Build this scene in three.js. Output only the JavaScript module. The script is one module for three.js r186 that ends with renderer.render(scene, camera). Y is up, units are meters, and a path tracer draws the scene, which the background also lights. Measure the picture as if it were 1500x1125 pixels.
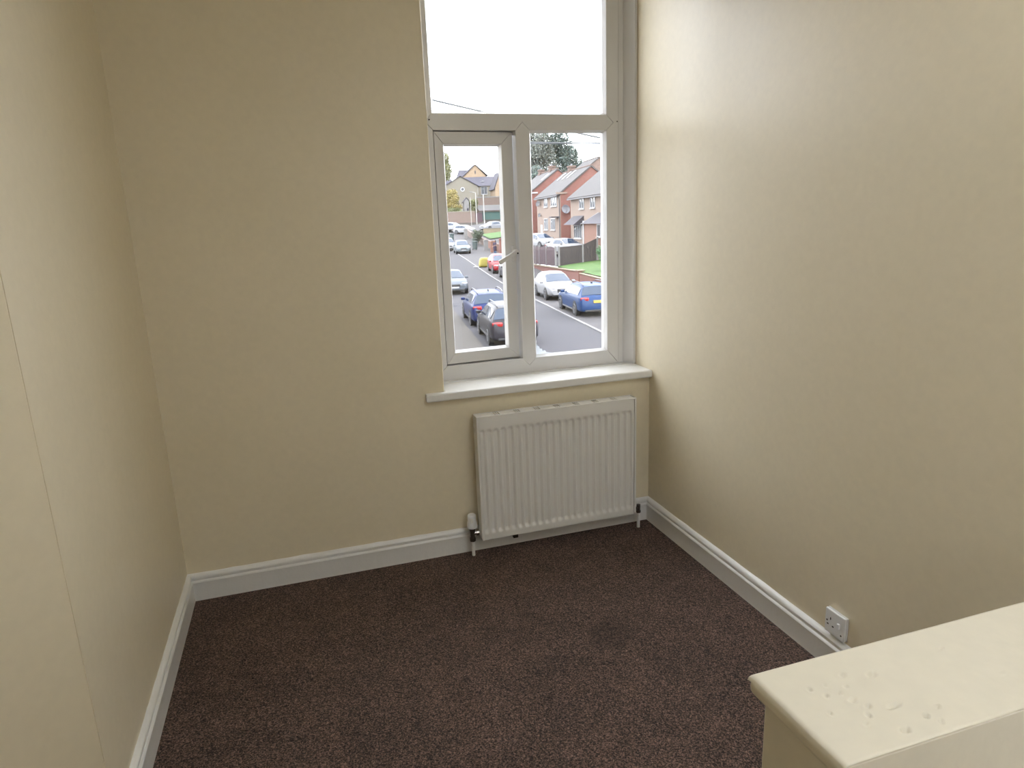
import * as THREE from 'three';
import { RoundedBoxGeometry } from 'three/addons/geometries/RoundedBoxGeometry.js';
import { MarchingCubes } from 'three/addons/objects/MarchingCubes.js';
import { mergeGeometries, mergeVertices, toCreasedNormals } from 'three/addons/utils/BufferGeometryUtils.js';

/* ---------- camera, sky, sun, exposure ---------- */
const scene = new THREE.Scene();
const FOCAL = 992;                                             // pixels, for a frame 1125 pixels tall
const camera = new THREE.PerspectiveCamera(2 * Math.atan(562.5 / FOCAL) * 180 / Math.PI, 1500 / 1125, 0.05, 600);
camera.position.set(-1.6096, 1.5277, 2.9144);
camera.rotation.set(-0.2367, -0.2988, -0.0384, 'YXZ');
const SKY = 5.2;
scene.background = new THREE.Color().setRGB(0.93, 0.965, 1.04);
scene.backgroundIntensity = SKY;                               // white overcast sky
const sun = new THREE.DirectionalLight(new THREE.Color().setRGB(1, 0.97, 0.92), 1.0);   // sun behind thick cloud, high behind the house
sun.position.set(-30, 55, 40); sun.target.position.set(12, 0, -60); sun.shadow.radius = 45;
sun.castShadow = true; sun.shadow.mapSize.set(2048, 2048);
Object.assign(sun.shadow.camera, { left: -110, right: 110, top: 110, bottom: -110, near: 1, far: 320 });
scene.add(sun, sun.target);
const renderer = new THREE.WebGLRenderer({ antialias: true });
renderer.toneMapping = THREE.LinearToneMapping;
renderer.toneMappingExposure = 1.55;
renderer.shadowMap.enabled = true;

/* ---------- helpers ---------- */
let seed = 7;
const rnd = () => { seed |= 0; seed = seed + 0x6D2B79F5 | 0; let t = Math.imul(seed ^ seed >>> 15, 1 | seed); t = t + Math.imul(t ^ t >>> 7, 61 | t) ^ t; return ((t ^ t >>> 14) >>> 0) / 4294967296; };
const rr = (a, b) => a + (b - a) * rnd();
const used = {};
const numbered = (n) => { const k = used[n] = (used[n] ?? -1) + 1; return k ? n + '_' + String(k).padStart(3, '0') : n; };
const V = (x, y, z) => new THREE.Vector3(x, y, z);
const lin = (r, g, b) => new THREE.Color().setRGB(r, g, b);
function tag(o, label, category, group, kind) {
  if (label) o.userData.label = label;
  if (category) o.userData.category = category;
  if (group) o.userData.group = group;
  if (kind) o.userData.kind = kind;
  return o;
}
function fix(list) {                                            // same attributes on all, so that they merge
  return list.map((g) => { let q = g.index ? g.toNonIndexed() : g; for (const k of Object.keys(q.attributes)) if (!['position', 'normal', 'uv'].includes(k)) q.deleteAttribute(k); if (!q.attributes.uv) q.setAttribute('uv', new THREE.BufferAttribute(new Float32Array(q.attributes.position.count * 2), 2)); return q; });
}
const join = (list) => list.length === 1 ? list[0] : mergeGeometries(fix(list));
function mesh(name, geo, m, parent) {
  const o = new THREE.Mesh(Array.isArray(geo) ? join(geo) : geo, m);
  o.name = parent && parent !== scene ? name : numbered(name);
  o.castShadow = o.receiveShadow = true;
  (parent ?? scene).add(o);
  return o;
}
function group(name, pos = [0, 0, 0], turn = 0, parent = scene) {
  const o = new THREE.Group(); o.name = parent === scene ? numbered(name) : name; o.position.set(...pos); o.rotation.y = turn; parent.add(o); return o;
}
function box(x0, x1, y0, y1, z0, z1, r = 0) {                    // corner to corner; uv in metres
  const w = Math.abs(x1 - x0), h = Math.abs(y1 - y0), d = Math.abs(z1 - z0);
  const g = r ? new RoundedBoxGeometry(w, h, d, 2, Math.min(r, w / 2.01, h / 2.01, d / 2.01)) : new THREE.BoxGeometry(w, h, d);
  g.translate((x0 + x1) / 2, (y0 + y1) / 2, (z0 + z1) / 2);
  return metric(g);
}
function metric(g) {                                            // uv = metres on the plane that each face looks along
  const q = g.index ? g.toNonIndexed() : g, p = q.attributes.position, n = q.attributes.normal, uv = new Float32Array(p.count * 2);
  for (let i = 0; i < p.count; i += 3) {
    let ax = 0, ay = 0, az = 0;
    for (let k = 0; k < 3; k++) { ax += Math.abs(n.getX(i + k)); ay += Math.abs(n.getY(i + k)); az += Math.abs(n.getZ(i + k)); }
    for (let k = 0; k < 3; k++) {
      const x = p.getX(i + k), y = p.getY(i + k), z = p.getZ(i + k);
      const [u, v] = ay >= ax && ay >= az ? [x, z] : ax >= az ? [z, y] : [x, y];
      uv[(i + k) * 2] = u; uv[(i + k) * 2 + 1] = v;
    }
  }
  q.setAttribute('uv', new THREE.BufferAttribute(uv, 2));
  return q;
}
function prism(pts, depth, bevel = 0) {                          // outline in x,y extruded along +z
  const s = new THREE.Shape(pts.map(([x, y]) => new THREE.Vector2(x, y)));
  return metric(new THREE.ExtrudeGeometry(s, { depth, bevelEnabled: !!bevel, bevelSize: bevel, bevelThickness: bevel, bevelOffset: -bevel, bevelSegments: 2, curveSegments: 12 }));
}
function tube(pts, r, seg = 24, rad = 8) { return new THREE.TubeGeometry(new THREE.CatmullRomCurve3(pts.map((p) => V(...p))), seg, r, rad, false); }
function rod(a, b, r, rb = r, rad = 12) {
  const A = V(...a), B = V(...b), g = new THREE.CylinderGeometry(rb, r, A.distanceTo(B), rad);
  g.applyQuaternion(new THREE.Quaternion().setFromUnitVectors(V(0, 1, 0), B.clone().sub(A).normalize()));
  return g.translate((A.x + B.x) / 2, (A.y + B.y) / 2, (A.z + B.z) / 2);
}
function quads(list, uvScale = 1) {                              // list of [a, b, c, d] corner points
  const p = [], uv = [];
  for (const [a, b, c, d] of list) {
    const w = V(...b).distanceTo(V(...a)), h = V(...d).distanceTo(V(...a));
    p.push(...a, ...b, ...c, ...a, ...c, ...d); uv.push(0, 0, w, 0, w, h, 0, 0, w, h, 0, h);
  }
  const g = new THREE.BufferGeometry();
  g.setAttribute('position', new THREE.Float32BufferAttribute(p, 3)); g.setAttribute('uv', new THREE.Float32BufferAttribute(uv, 2)); g.computeVertexNormals();
  return g;
}

/* ---------- computed textures ---------- */
function hash(x, y, s) { let h = Math.imul(x, 374761393) + Math.imul(y, 668265263) + Math.imul(s, 974634533) | 0; h = Math.imul(h ^ h >>> 13, 1274126177); return ((h ^ h >>> 16) >>> 0) / 4294967296; }
function vnoise(x, y, px, py, s) {                               // value noise that repeats after px, py cells
  const xi = Math.floor(x), yi = Math.floor(y), fx = x - xi, fy = y - yi, a = fx * fx * (3 - 2 * fx), b = fy * fy * (3 - 2 * fy);
  const m = (q, p) => ((q % p) + p) % p;
  const h = (i, j) => hash(m(xi + i, px), m(yi + j, py), s);
  return (h(0, 0) * (1 - a) + h(1, 0) * a) * (1 - b) + (h(0, 1) * (1 - a) + h(1, 1) * a) * b;
}
function fbm(u, v, fx, fy, oct, s) { let t = 0, a = 0.5, n = 0; for (let k = 0; k < oct; k++) { t += a * vnoise(u * fx, v * fy, fx, fy, s + k); n += a; a *= 0.5; fx *= 2; fy *= 2; } return t / n; }
function texture(size, f, metres, srgb = false, h = size) {
  const d = new Uint8Array(size * h * 4);
  for (let y = 0; y < h; y++) for (let x = 0; x < size; x++) { const c = f(x / size, y / h, x, y), o = (y * size + x) * 4; for (let k = 0; k < 3; k++) d[o + k] = Math.max(0, Math.min(255, Math.round(255 * (Array.isArray(c) ? c[k] : c)))); d[o + 3] = 255; }
  const t = new THREE.DataTexture(d, size, h);
  t.wrapS = t.wrapT = THREE.RepeatWrapping; t.magFilter = THREE.LinearFilter; t.minFilter = THREE.LinearMipmapLinearFilter; t.generateMipmaps = true;
  if (srgb) t.colorSpace = THREE.SRGBColorSpace;
  const [mu, mv] = Array.isArray(metres) ? metres : [metres, metres];
  t.repeat.set(1 / mu, 1 / mv); t.needsUpdate = true;
  return t;
}
function heights(size, f, metres) {                              // a height map in floats, so that gentle slopes have no steps
  const d = new Float32Array(size * size * 4);
  for (let y = 0; y < size; y++) for (let x = 0; x < size; x++) { const o = (y * size + x) * 4, c = f(x / size, y / size); d[o] = d[o + 1] = d[o + 2] = c; d[o + 3] = 1; }
  const t = new THREE.DataTexture(d, size, size, THREE.RGBAFormat, THREE.FloatType);
  t.wrapS = t.wrapT = THREE.RepeatWrapping; t.magFilter = t.minFilter = THREE.LinearFilter; t.repeat.set(1 / metres, 1 / metres); t.needsUpdate = true;
  return t;
}
const again = (t, mu, mv = mu) => { const c = t.clone(); c.repeat.set(1 / mu, 1 / mv); c.needsUpdate = true; return c; };
// painted plaster: trowel waves that run up the wall, roller stipple on top
const plasterBump = heights(1024, (u, v) => 0.62 * fbm(u, v, 8, 2, 2, 11) + 0.26 * fbm(u, v, 22, 7, 2, 21) + 0.12 * fbm(u, v, 230, 230, 2, 31), 2.0);
const plasterTint = texture(512, (u, v) => { const a = fbm(u, v, 5, 5, 4, 41), b = fbm(u, v, 90, 90, 2, 51); const k = 0.955 + 0.05 * (a - 0.5) + 0.05 * (b - 0.5); return [k, k, k * (0.985 + 0.03 * (a - 0.5))]; }, 1.7);
const plasterRough = texture(512, (u, v) => 0.47 + 0.16 * (fbm(u, v, 16, 3, 4, 61) - 0.5) + 0.05 * (fbm(u, v, 60, 60, 2, 71) - 0.5), 1.9);
const carpetTint = texture(1024, (u, v, x, y) => {
  const a = fbm(u, v, 300, 300, 2, 81), b = fbm(u, v, 12, 12, 4, 91), c = hash(x >> 1, y >> 1, 5), s = fbm(u, v, 512, 512, 1, 13);
  const k = 0.368 + 0.60 * (a - 0.5) + 0.10 * (b - 0.5) + 0.26 * (s - 0.5), fleck = c > 0.985 ? 0.16 : c > 0.95 ? 0.07 : 0;
  return [k + fleck, k * 0.80 + fleck, k * 0.70 + fleck];
}, 1.05, true);
const carpetBump = texture(1024, (u, v) => 0.6 * fbm(u, v, 260, 260, 2, 81) + 0.4 * fbm(u, v, 512, 512, 1, 13), 1.05);
const grain = texture(512, (u, v) => 0.8 + 0.3 * (fbm(u, v, 120, 120, 3, 101) - 0.5) + 0.12 * (fbm(u, v, 6, 6, 4, 111) - 0.5), 3);
const paintBump = heights(512, (u, v) => 0.6 * fbm(u, v, 40, 8, 3, 121) + 0.4 * fbm(u, v, 90, 90, 2, 131), 0.8);
const asphalt = texture(512, (u, v) => { const k = 0.80 + 0.34 * (fbm(u, v, 160, 160, 2, 141) - 0.5) + 0.20 * (fbm(u, v, 5, 4, 5, 151) - 0.5); return [k, k, k]; }, 6);
const flags = texture(512, (u, v) => { const k = 0.78 + 0.30 * (fbm(u, v, 7, 7, 5, 161) - 0.5) + 0.3 * (fbm(u, v, 120, 120, 2, 171) - 0.5); return [k, k * 0.99, k * 0.97]; }, 4);
const brickTint = texture(512, (u, v) => {
  const row = Math.floor(v * 16), x = u * 5 + (row % 2) * 0.5, c = Math.floor(x), fx = x - c, fy = v * 16 - row, joint = fx < 0.05 || fy < 0.14;
  const k = 0.62 + 0.5 * hash(((c % 5) + 5) % 5, row, 3) * 0.6;
  return joint ? [0.78, 0.76, 0.72] : [k, k * (0.94 + 0.1 * hash(c, row, 9)), k * 0.94];
}, [1.125, 1.2], false);
const tileTint = texture(512, (u, v) => { const row = Math.floor(v * 12), x = u * 10 + (row % 2) * 0.5, c = Math.floor(x), fy = v * 12 - row; const k = 0.72 + 0.25 * hash(((c % 10) + 10) % 10, row, 4) + 0.15 * (fbm(u, v, 5, 5, 4, 181) - 0.5); return fy < 0.16 || x - c < 0.05 ? k * 0.72 : k; }, [2.4, 3.0]);
const dashTint = texture(512, (u, v) => { const k = 0.82 + 0.5 * (fbm(u, v, 200, 200, 2, 191) - 0.5) + 0.16 * (fbm(u, v, 6, 6, 4, 201) - 0.5); return [k, k, k * 0.98]; }, 3);
const grassTint = texture(512, (u, v) => { const a = fbm(u, v, 200, 200, 2, 211), b = fbm(u, v, 8, 8, 4, 221), k = 0.72 + 0.5 * (a - 0.5) + 0.35 * (b - 0.5); return [k * (0.9 + 0.3 * (b - 0.5)), k, k * 0.9]; }, 3);

/* ---------- materials ---------- */
const std = (c, roughness = 0.8, more = {}) => new THREE.MeshStandardMaterial({ color: c, roughness, ...more });
const phys = (c, roughness, more = {}) => new THREE.MeshPhysicalMaterial({ color: c, roughness, ...more });
const M = {
  wall: phys(lin(0.81, 0.718, 0.535), 1, { clearcoat: 0.9, clearcoatRoughness: 0.5, map: plasterTint, roughnessMap: plasterRough, bumpMap: plasterBump, bumpScale: 0.0016 }),
  ceiling: std(lin(0.8, 0.78, 0.72), 0.9, { bumpMap: plasterBump, bumpScale: 0.001 }),
  carpet: std(lin(0.78, 0.78, 0.80), 0.95, { map: carpetTint, bumpMap: carpetBump, bumpScale: 0.006, vertexColors: true }),
  gloss: std(lin(0.80, 0.79, 0.76), 0.32, { bumpMap: paintBump, bumpScale: 0.0008 }),
  upvc: std(lin(0.6696, 0.6603, 0.6556), 0.3),
  gasket: std(lin(0.08, 0.075, 0.07), 0.7),
  sealant: std(lin(0.6, 0.52, 0.42), 0.8),
  glass: phys(lin(0.98, 0.985, 0.98), 0, { transmission: 1, ior: 1.5, thickness: 0 }),
  mist: phys(lin(0.5, 0.53, 0.55), 0.75, { transmission: 0.85, thickness: 0 }),
  enamel: std(lin(0.77, 0.75, 0.705), 0.32),
  plastic: std(lin(0.80, 0.80, 0.80), 0.35),
  chrome: std(lin(0.75, 0.74, 0.72), 0.18, { metalness: 1 }),
  brass: std(lin(0.06, 0.045, 0.035), 0.45, { metalness: 0.4 }),
  hole: std(lin(0.02, 0.02, 0.02), 0.8),
  lowWall: std(lin(0.75, 0.69, 0.56), 0.42, { map: plasterTint, bumpMap: paintBump, bumpScale: 0.0004 }),
  darkWood: std(lin(0.30, 0.22, 0.14), 0.6, { map: grain }),
  // outdoors
  road: std(lin(0.0302, 0.0283, 0.0356), 0.92, { map: asphalt }),
  pave: std(lin(0.0511, 0.0468, 0.0507), 0.92, { map: flags }),
  paveTan: std(lin(0.0564, 0.0492, 0.0429), 0.92, { map: flags }),
  kerb: std(lin(0.1840, 0.1794, 0.1840), 0.9, { map: flags }),
  lawn: std(lin(0.0532, 0.1102, 0.0171), 0.95, { map: grassTint }),
  brick: std(lin(0.180, 0.078, 0.066), 0.92, { map: brickTint }),
  brickPale: std(lin(0.200, 0.104, 0.080), 0.92, { map: brickTint }),
  chimney: std(lin(0.124, 0.084, 0.072), 0.92, { map: brickTint }),
  gablePale: std(lin(0.168, 0.116, 0.100), 0.92, { map: brickTint }),
  brickBrown: std(lin(0.160, 0.120, 0.108), 0.92, { map: brickTint }),
  coping: std(lin(0.216, 0.180, 0.124), 0.9, { map: flags }),
  dash: std(lin(0.212, 0.160, 0.132), 0.95, { map: dashTint }),
  stone: std(lin(0.176, 0.160, 0.132), 0.95, { map: dashTint }),
  stoneWarm: std(lin(0.256, 0.188, 0.128), 0.95, { map: dashTint }),
  tileGrey: std(lin(0.053, 0.048, 0.048), 0.85, { map: tileTint }),
  tilePurple: std(lin(0.044, 0.041, 0.058), 0.8, { map: tileTint }),
  tileDark: std(lin(0.044, 0.039, 0.050), 0.8, { map: tileTint }),
  gutter: std(lin(0.072, 0.068, 0.072), 0.6),
  white: std(lin(0.288, 0.288, 0.296), 0.5),
  pane: std(lin(0.072, 0.080, 0.092), 0.06),
  paneDark: std(lin(0.028, 0.028, 0.036), 0.1),
  fence: std(lin(0.0414, 0.0345, 0.0345), 0.9, { map: grain }),
  fenceRed: std(lin(0.068, 0.042, 0.050), 0.9, { map: grain }),
  concrete: std(lin(0.1620, 0.1590, 0.1590), 0.9, { map: flags }),
  dish: std(lin(0.096, 0.096, 0.108), 0.5),
  black: std(lin(0.0096, 0.0096, 0.011), 0.6),
  rubber: std(lin(0.014, 0.014, 0.016), 0.9),
  alloy: std(lin(0.1024, 0.1024, 0.1088), 0.45, { metalness: 0.3 }),
  carGlass: phys(lin(0.020, 0.032, 0.055), 0.05, { ior: 1.4 }),
  tail: phys(lin(0.240, 0.0096, 0.011), 0.2),
  head: phys(lin(0.256, 0.256, 0.272), 0.1),
  plateYellow: std(lin(0.336, 0.232, 0.036), 0.5),
  plateWhite: std(lin(0.256, 0.256, 0.264), 0.5),
  teal: std(lin(0.044, 0.092, 0.084), 0.85, { map: grain }),
  bin: std(lin(0.052, 0.066, 0.058), 0.6),
  binBlue: std(lin(0.050, 0.068, 0.068), 0.6),
  yellow: std(lin(0.192, 0.160, 0.028), 0.7),
  pole: std(lin(0.240, 0.232, 0.216), 0.6),
  wire: std(lin(0.048, 0.052, 0.056), 0.7),
  bark: std(lin(0.048, 0.040, 0.032), 0.95, { map: grain }),
  skin: std(lin(0.208, 0.120, 0.088), 0.6),
  hair: std(lin(0.0096, 0.0080, 0.0088), 0.6),
  cloth: std(lin(0.027, 0.019, 0.036), 0.9),
  jeans: std(lin(0.06, 0.10, 0.17), 0.9),
};
const leafMat = (r, g, b) => std(lin(r, g, b), 0.8, { side: THREE.DoubleSide });

/* ================= THE ROOM ================= */
const W = 2.185, CEIL = 2.78, ZF = -0.18, BACK = 4.3, LEFTFAR = -4.3;
// window wall: opening from the left reveal to the right wall
{
  const s = new THREE.Shape([[-4.7, -0.35], [0.35, -0.35], [0.35, CEIL + 0.3], [-4.7, CEIL + 0.3]].map(([x, y]) => new THREE.Vector2(x, y)));
  s.holes.push(new THREE.Path([[-1.031, 0.76], [-1.031, 2.66], [0.2, 2.66], [0.2, 0.76]].map(([x, y]) => new THREE.Vector2(x, y))));
  const g = new THREE.ExtrudeGeometry(s, { depth: 0.326, bevelEnabled: true, bevelSize: 0.004, bevelThickness: 0.004, bevelOffset: -0.004, bevelSegments: 2 });
  g.translate(0, 0, -0.33);
  tag(mesh('wall_back', metric(g), M.wall), 'cream painted window wall above the radiator', null, null, 'structure');
}
// right wall
{
  const s = new THREE.Shape([[-0.33, -0.3], [-0.33, CEIL + 0.3], [BACK + 0.3, CEIL + 0.3], [BACK + 0.3, -0.3]].map(([z, y]) => new THREE.Vector2(-z, y)));
  s.holes.push(new THREE.Path([[2.6, 0.5], [3.15, 0.5], [3.15, 1.25], [2.6, 1.25]].map(([z, y]) => new THREE.Vector2(-z, y))));
  const g = new THREE.ExtrudeGeometry(s, { depth: 0.3, bevelEnabled: false });
  g.rotateY(Math.PI / 2);
  tag(mesh('wall_right', metric(g), M.wall), 'cream painted right wall with soft window sheen', null, null, 'structure');
}
// left wall, then a bend where it splays outwards
const SPLAY = 0.62, BEND = 1.262;
{
  const g = prism([[-W - 0.3, 0.0], [-W, 0.0], [-W, -BEND], [-W - 0.3, -BEND]], CEIL + 0.6, 0.004); g.rotateX(-Math.PI / 2); g.translate(0, -0.3, 0);
  tag(mesh('wall_left', metric(g), M.wall), 'cream painted left wall between the window wall and the bend', null, null, 'structure');
  const L = 3.5, s = new THREE.Shape([[0, -0.3], [L, -0.3], [L, CEIL + 0.3], [0, CEIL + 0.3]].map(([x, y]) => new THREE.Vector2(x, y)));
  const M4 = new THREE.Matrix4().makeBasis(V(-Math.sin(SPLAY), 0, Math.cos(SPLAY)), V(0, 1, 0), V(-Math.cos(SPLAY), 0, -Math.sin(SPLAY))).setPosition(-W, 0, BEND);
  const e = new THREE.ExtrudeGeometry(s, { depth: 0.296, bevelEnabled: true, bevelSize: 0.004, bevelThickness: 0.004, bevelOffset: -0.004, bevelSegments: 2 }).translate(0, 0, 0.004);
  tag(mesh('wall_bend', metric(e).applyMatrix4(M4), M.wall), 'cream painted wall beyond the bend at the left edge', null, null, 'structure');
}
{
  const s = new THREE.Shape([[LEFTFAR - 0.4, -0.3], [0.3, -0.3], [0.3, CEIL + 0.3], [LEFTFAR - 0.4, CEIL + 0.3]].map(([x, y]) => new THREE.Vector2(x, y))), [a, b, c, d] = [-0.85, -0.25, 1.45, 2.25], z = BACK + 0.12;
  s.holes.push(new THREE.Path([[a, c], [a, d], [b, d], [b, c]].map(([x, y]) => new THREE.Vector2(x, y))));
  tag(mesh('wall_rear', metric(new THREE.ExtrudeGeometry(s, { depth: 0.3, bevelEnabled: false }).translate(0, 0, BACK)), M.wall), 'cream wall behind the viewer', null, null, 'structure');
  const win = tag(group('window_3'), 'white framed stair window behind the viewer', null, null, 'structure');
  for (const q of [[a, a + 0.06, c, d], [b - 0.06, b, c, d], [a + 0.06, b - 0.06, c, c + 0.06], [a + 0.06, b - 0.06, d - 0.06, d]]) mesh('frame_rail', box(...q, z, z + 0.06, 0.006), M.upvc, win);
  mesh('pane', box(a + 0.055, b - 0.055, c + 0.055, d - 0.055, z + 0.028, z + 0.032), M.glass, win);
}
// ceiling and roof, with the skylight over the stairs behind the low wall
const SKYLIGHT = [-0.98, -0.1, 1.8, 3.85];
function plate(x0, x1, z0, z1, y0, y1) {
  const s = new THREE.Shape([[x0, -z0], [x1, -z0], [x1, -z1], [x0, -z1]].map(([x, z]) => new THREE.Vector2(x, z))), [a, b, c, d] = SKYLIGHT;
  s.holes.push(new THREE.Path([[a, -c], [b, -c], [b, -d], [a, -d]].map(([x, z]) => new THREE.Vector2(x, z))));
  return metric(new THREE.ExtrudeGeometry(s, { depth: y1 - y0, bevelEnabled: false }).rotateX(-Math.PI / 2).translate(0, y0, 0));
}
tag(mesh('ceiling', plate(LEFTFAR, 0, 0, BACK, CEIL, CEIL + 0.25), M.ceiling), 'plain pale ceiling', null, null, 'structure');
tag(mesh('roof', plate(-4.8, 0.45, -0.5, BACK + 0.5, CEIL + 0.25, CEIL + 0.4), M.tileDark), 'house roof over the room', null, null, 'structure');
{
  const win = tag(group('window_2'), 'white framed skylight over the stairs', null, null, 'structure'), [a, b, c, d] = SKYLIGHT, y0 = CEIL + 0.36, y1 = CEIL + 0.44;
  for (const q of [[a - 0.02, a + 0.05, c - 0.02, d + 0.02], [b - 0.05, b + 0.02, c - 0.02, d + 0.02], [a, b, c - 0.02, c + 0.05], [a, b, d - 0.05, d + 0.02]]) mesh('frame_rail', box(q[0], q[1], y0, y1, q[2], q[3], 0.006), M.upvc, win);
  mesh('pane', box(a + 0.03, b - 0.03, y0 + 0.03, y0 + 0.034, c + 0.03, d - 0.03), M.glass, win);
}
function carpetTop() {                                            // fine grid; a damp stain is dyed into the pile right of the middle
  const g = new THREE.PlaneGeometry(-LEFTFAR, BACK, 156, 172).rotateX(-Math.PI / 2).translate(LEFTFAR / 2, 0, BACK / 2), p = g.attributes.position, c = [];
  for (let i = 0; i < p.count; i++) { const d = Math.hypot(p.getX(i) + 0.63, (p.getZ(i) - 0.86) * 1.1) / (0.078 + 0.03 * (fbm(p.getX(i) + 4, p.getZ(i), 14, 14, 2, 501) - 0.5)); const k = d < 1 ? 0.66 : d < 1.35 ? 0.85 : 1; c.push(k, k, k); }
  g.setAttribute('color', new THREE.Float32BufferAttribute(c, 3));
  const uv = g.attributes.uv; for (let i = 0; i < p.count; i++) uv.setXY(i, p.getX(i), p.getZ(i));
  return g;
}
mesh('floor_slab', box(LEFTFAR, 0, -0.25, -0.002, 0, BACK), M.darkWood, scene).userData.kind = 'structure';
tag(mesh('floor', carpetTop(), M.carpet), 'dark brown flecked carpet floor', null, null, 'structure');

// skirting boards, mitred in the corners
const skirtProfile = [[0, 0], [0.019, 0], [0.019, 0.078], [0.0205, 0.083], [0.018, 0.088], [0.0125, 0.091], [0.0125, 0.096], [0.0155, 0.099], [0.0165, 0.106], [0.013, 0.113], [0.007, 0.118], [0, 0.12]];
function skirting(name, label, a, b, n, miterA, miterB) {         // a, b on the wall line [x, z]; n points into the room
  const dir = V(b[0] - a[0], 0, b[1] - a[1]).normalize(), N = 60, pos = [], idx = [], K = skirtProfile.length;
  for (let i = 0; i <= N; i++) {
    for (let k = 0; k < K; k++) {
      const [d, y] = skirtProfile[k], A = V(a[0], 0, a[1]).addScaledVector(dir, d * miterA), B = V(b[0], 0, b[1]).addScaledVector(dir, -d * miterB);
      const p = A.lerp(B, i / N);
      const wob = k > 4 ? 0.0012 * (vnoise(i * 0.7, k, 500, 500, 77) - 0.5) : 0;
      pos.push(p.x + n[0] * (d + wob), y + (k === K - 1 ? 0.003 * (vnoise(i * 1.7, 3, 500, 500, 79) - 0.5) : 0), p.z + n[1] * (d + wob));
    }
  }
  for (let i = 0; i < N; i++) for (let k = 0; k < K - 1; k++) { const q = i * K + k; idx.push(q, q + K, q + 1, q + 1, q + K, q + K + 1); }
  let g = new THREE.BufferGeometry(); g.setAttribute('position', new THREE.Float32BufferAttribute(pos, 3)); g.setIndex(idx);
  g = toCreasedNormals(g, 0.6);
  const mid = V(n[0], 0, n[1]);
  g.computeBoundingBox();
  // make the faces look into the room
  const p = g.attributes.position, a0 = V(0, 0, 0).fromBufferAttribute(p, 0), b0 = V(0, 0, 0).fromBufferAttribute(p, 1), c0 = V(0, 0, 0).fromBufferAttribute(p, 2);
  let sum = 0; const nn = g.attributes.normal; for (let i = 0; i < nn.count; i++) sum += nn.getX(i) * mid.x + nn.getZ(i) * mid.z;
  if (sum < 0) { for (let i = 0; i < p.count; i += 3) { for (const at of [p, nn]) { const u = [at.getX(i + 1), at.getY(i + 1), at.getZ(i + 1)], w = [at.getX(i + 2), at.getY(i + 2), at.getZ(i + 2)]; at.setXYZ(i + 1, ...w); at.setXYZ(i + 2, ...u); } } for (let i = 0; i < nn.count; i++) nn.setXYZ(i, -nn.getX(i), -nn.getY(i), -nn.getZ(i)); }
  return tag(mesh(name, metric(g), M.gloss), label, null, null, 'structure');
}
skirting('baseboard_back', 'white painted skirting board under the window and radiator', [-W, 0], [0, 0], [0, 1], 1, 1);
skirting('baseboard_right', 'white moulded skirting board along the right wall', [0, 0], [0, BACK], [-1, 0], 1, 0);
skirting('baseboard_left', 'white skirting board along the left wall', [-W, 0], [-W, 1.262], [1, 0], 1, -Math.tan(SPLAY / 2));
{ const SPL = SPLAY, L = 3.1; skirting('baseboard_bend', 'white skirting board beyond the bend of the left wall', [-W, 1.262], [-W - Math.sin(SPL) * L, 1.262 + Math.cos(SPL) * L], [Math.cos(SPL), Math.sin(SPL)], -Math.tan(SPLAY / 2), 0); }

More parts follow.
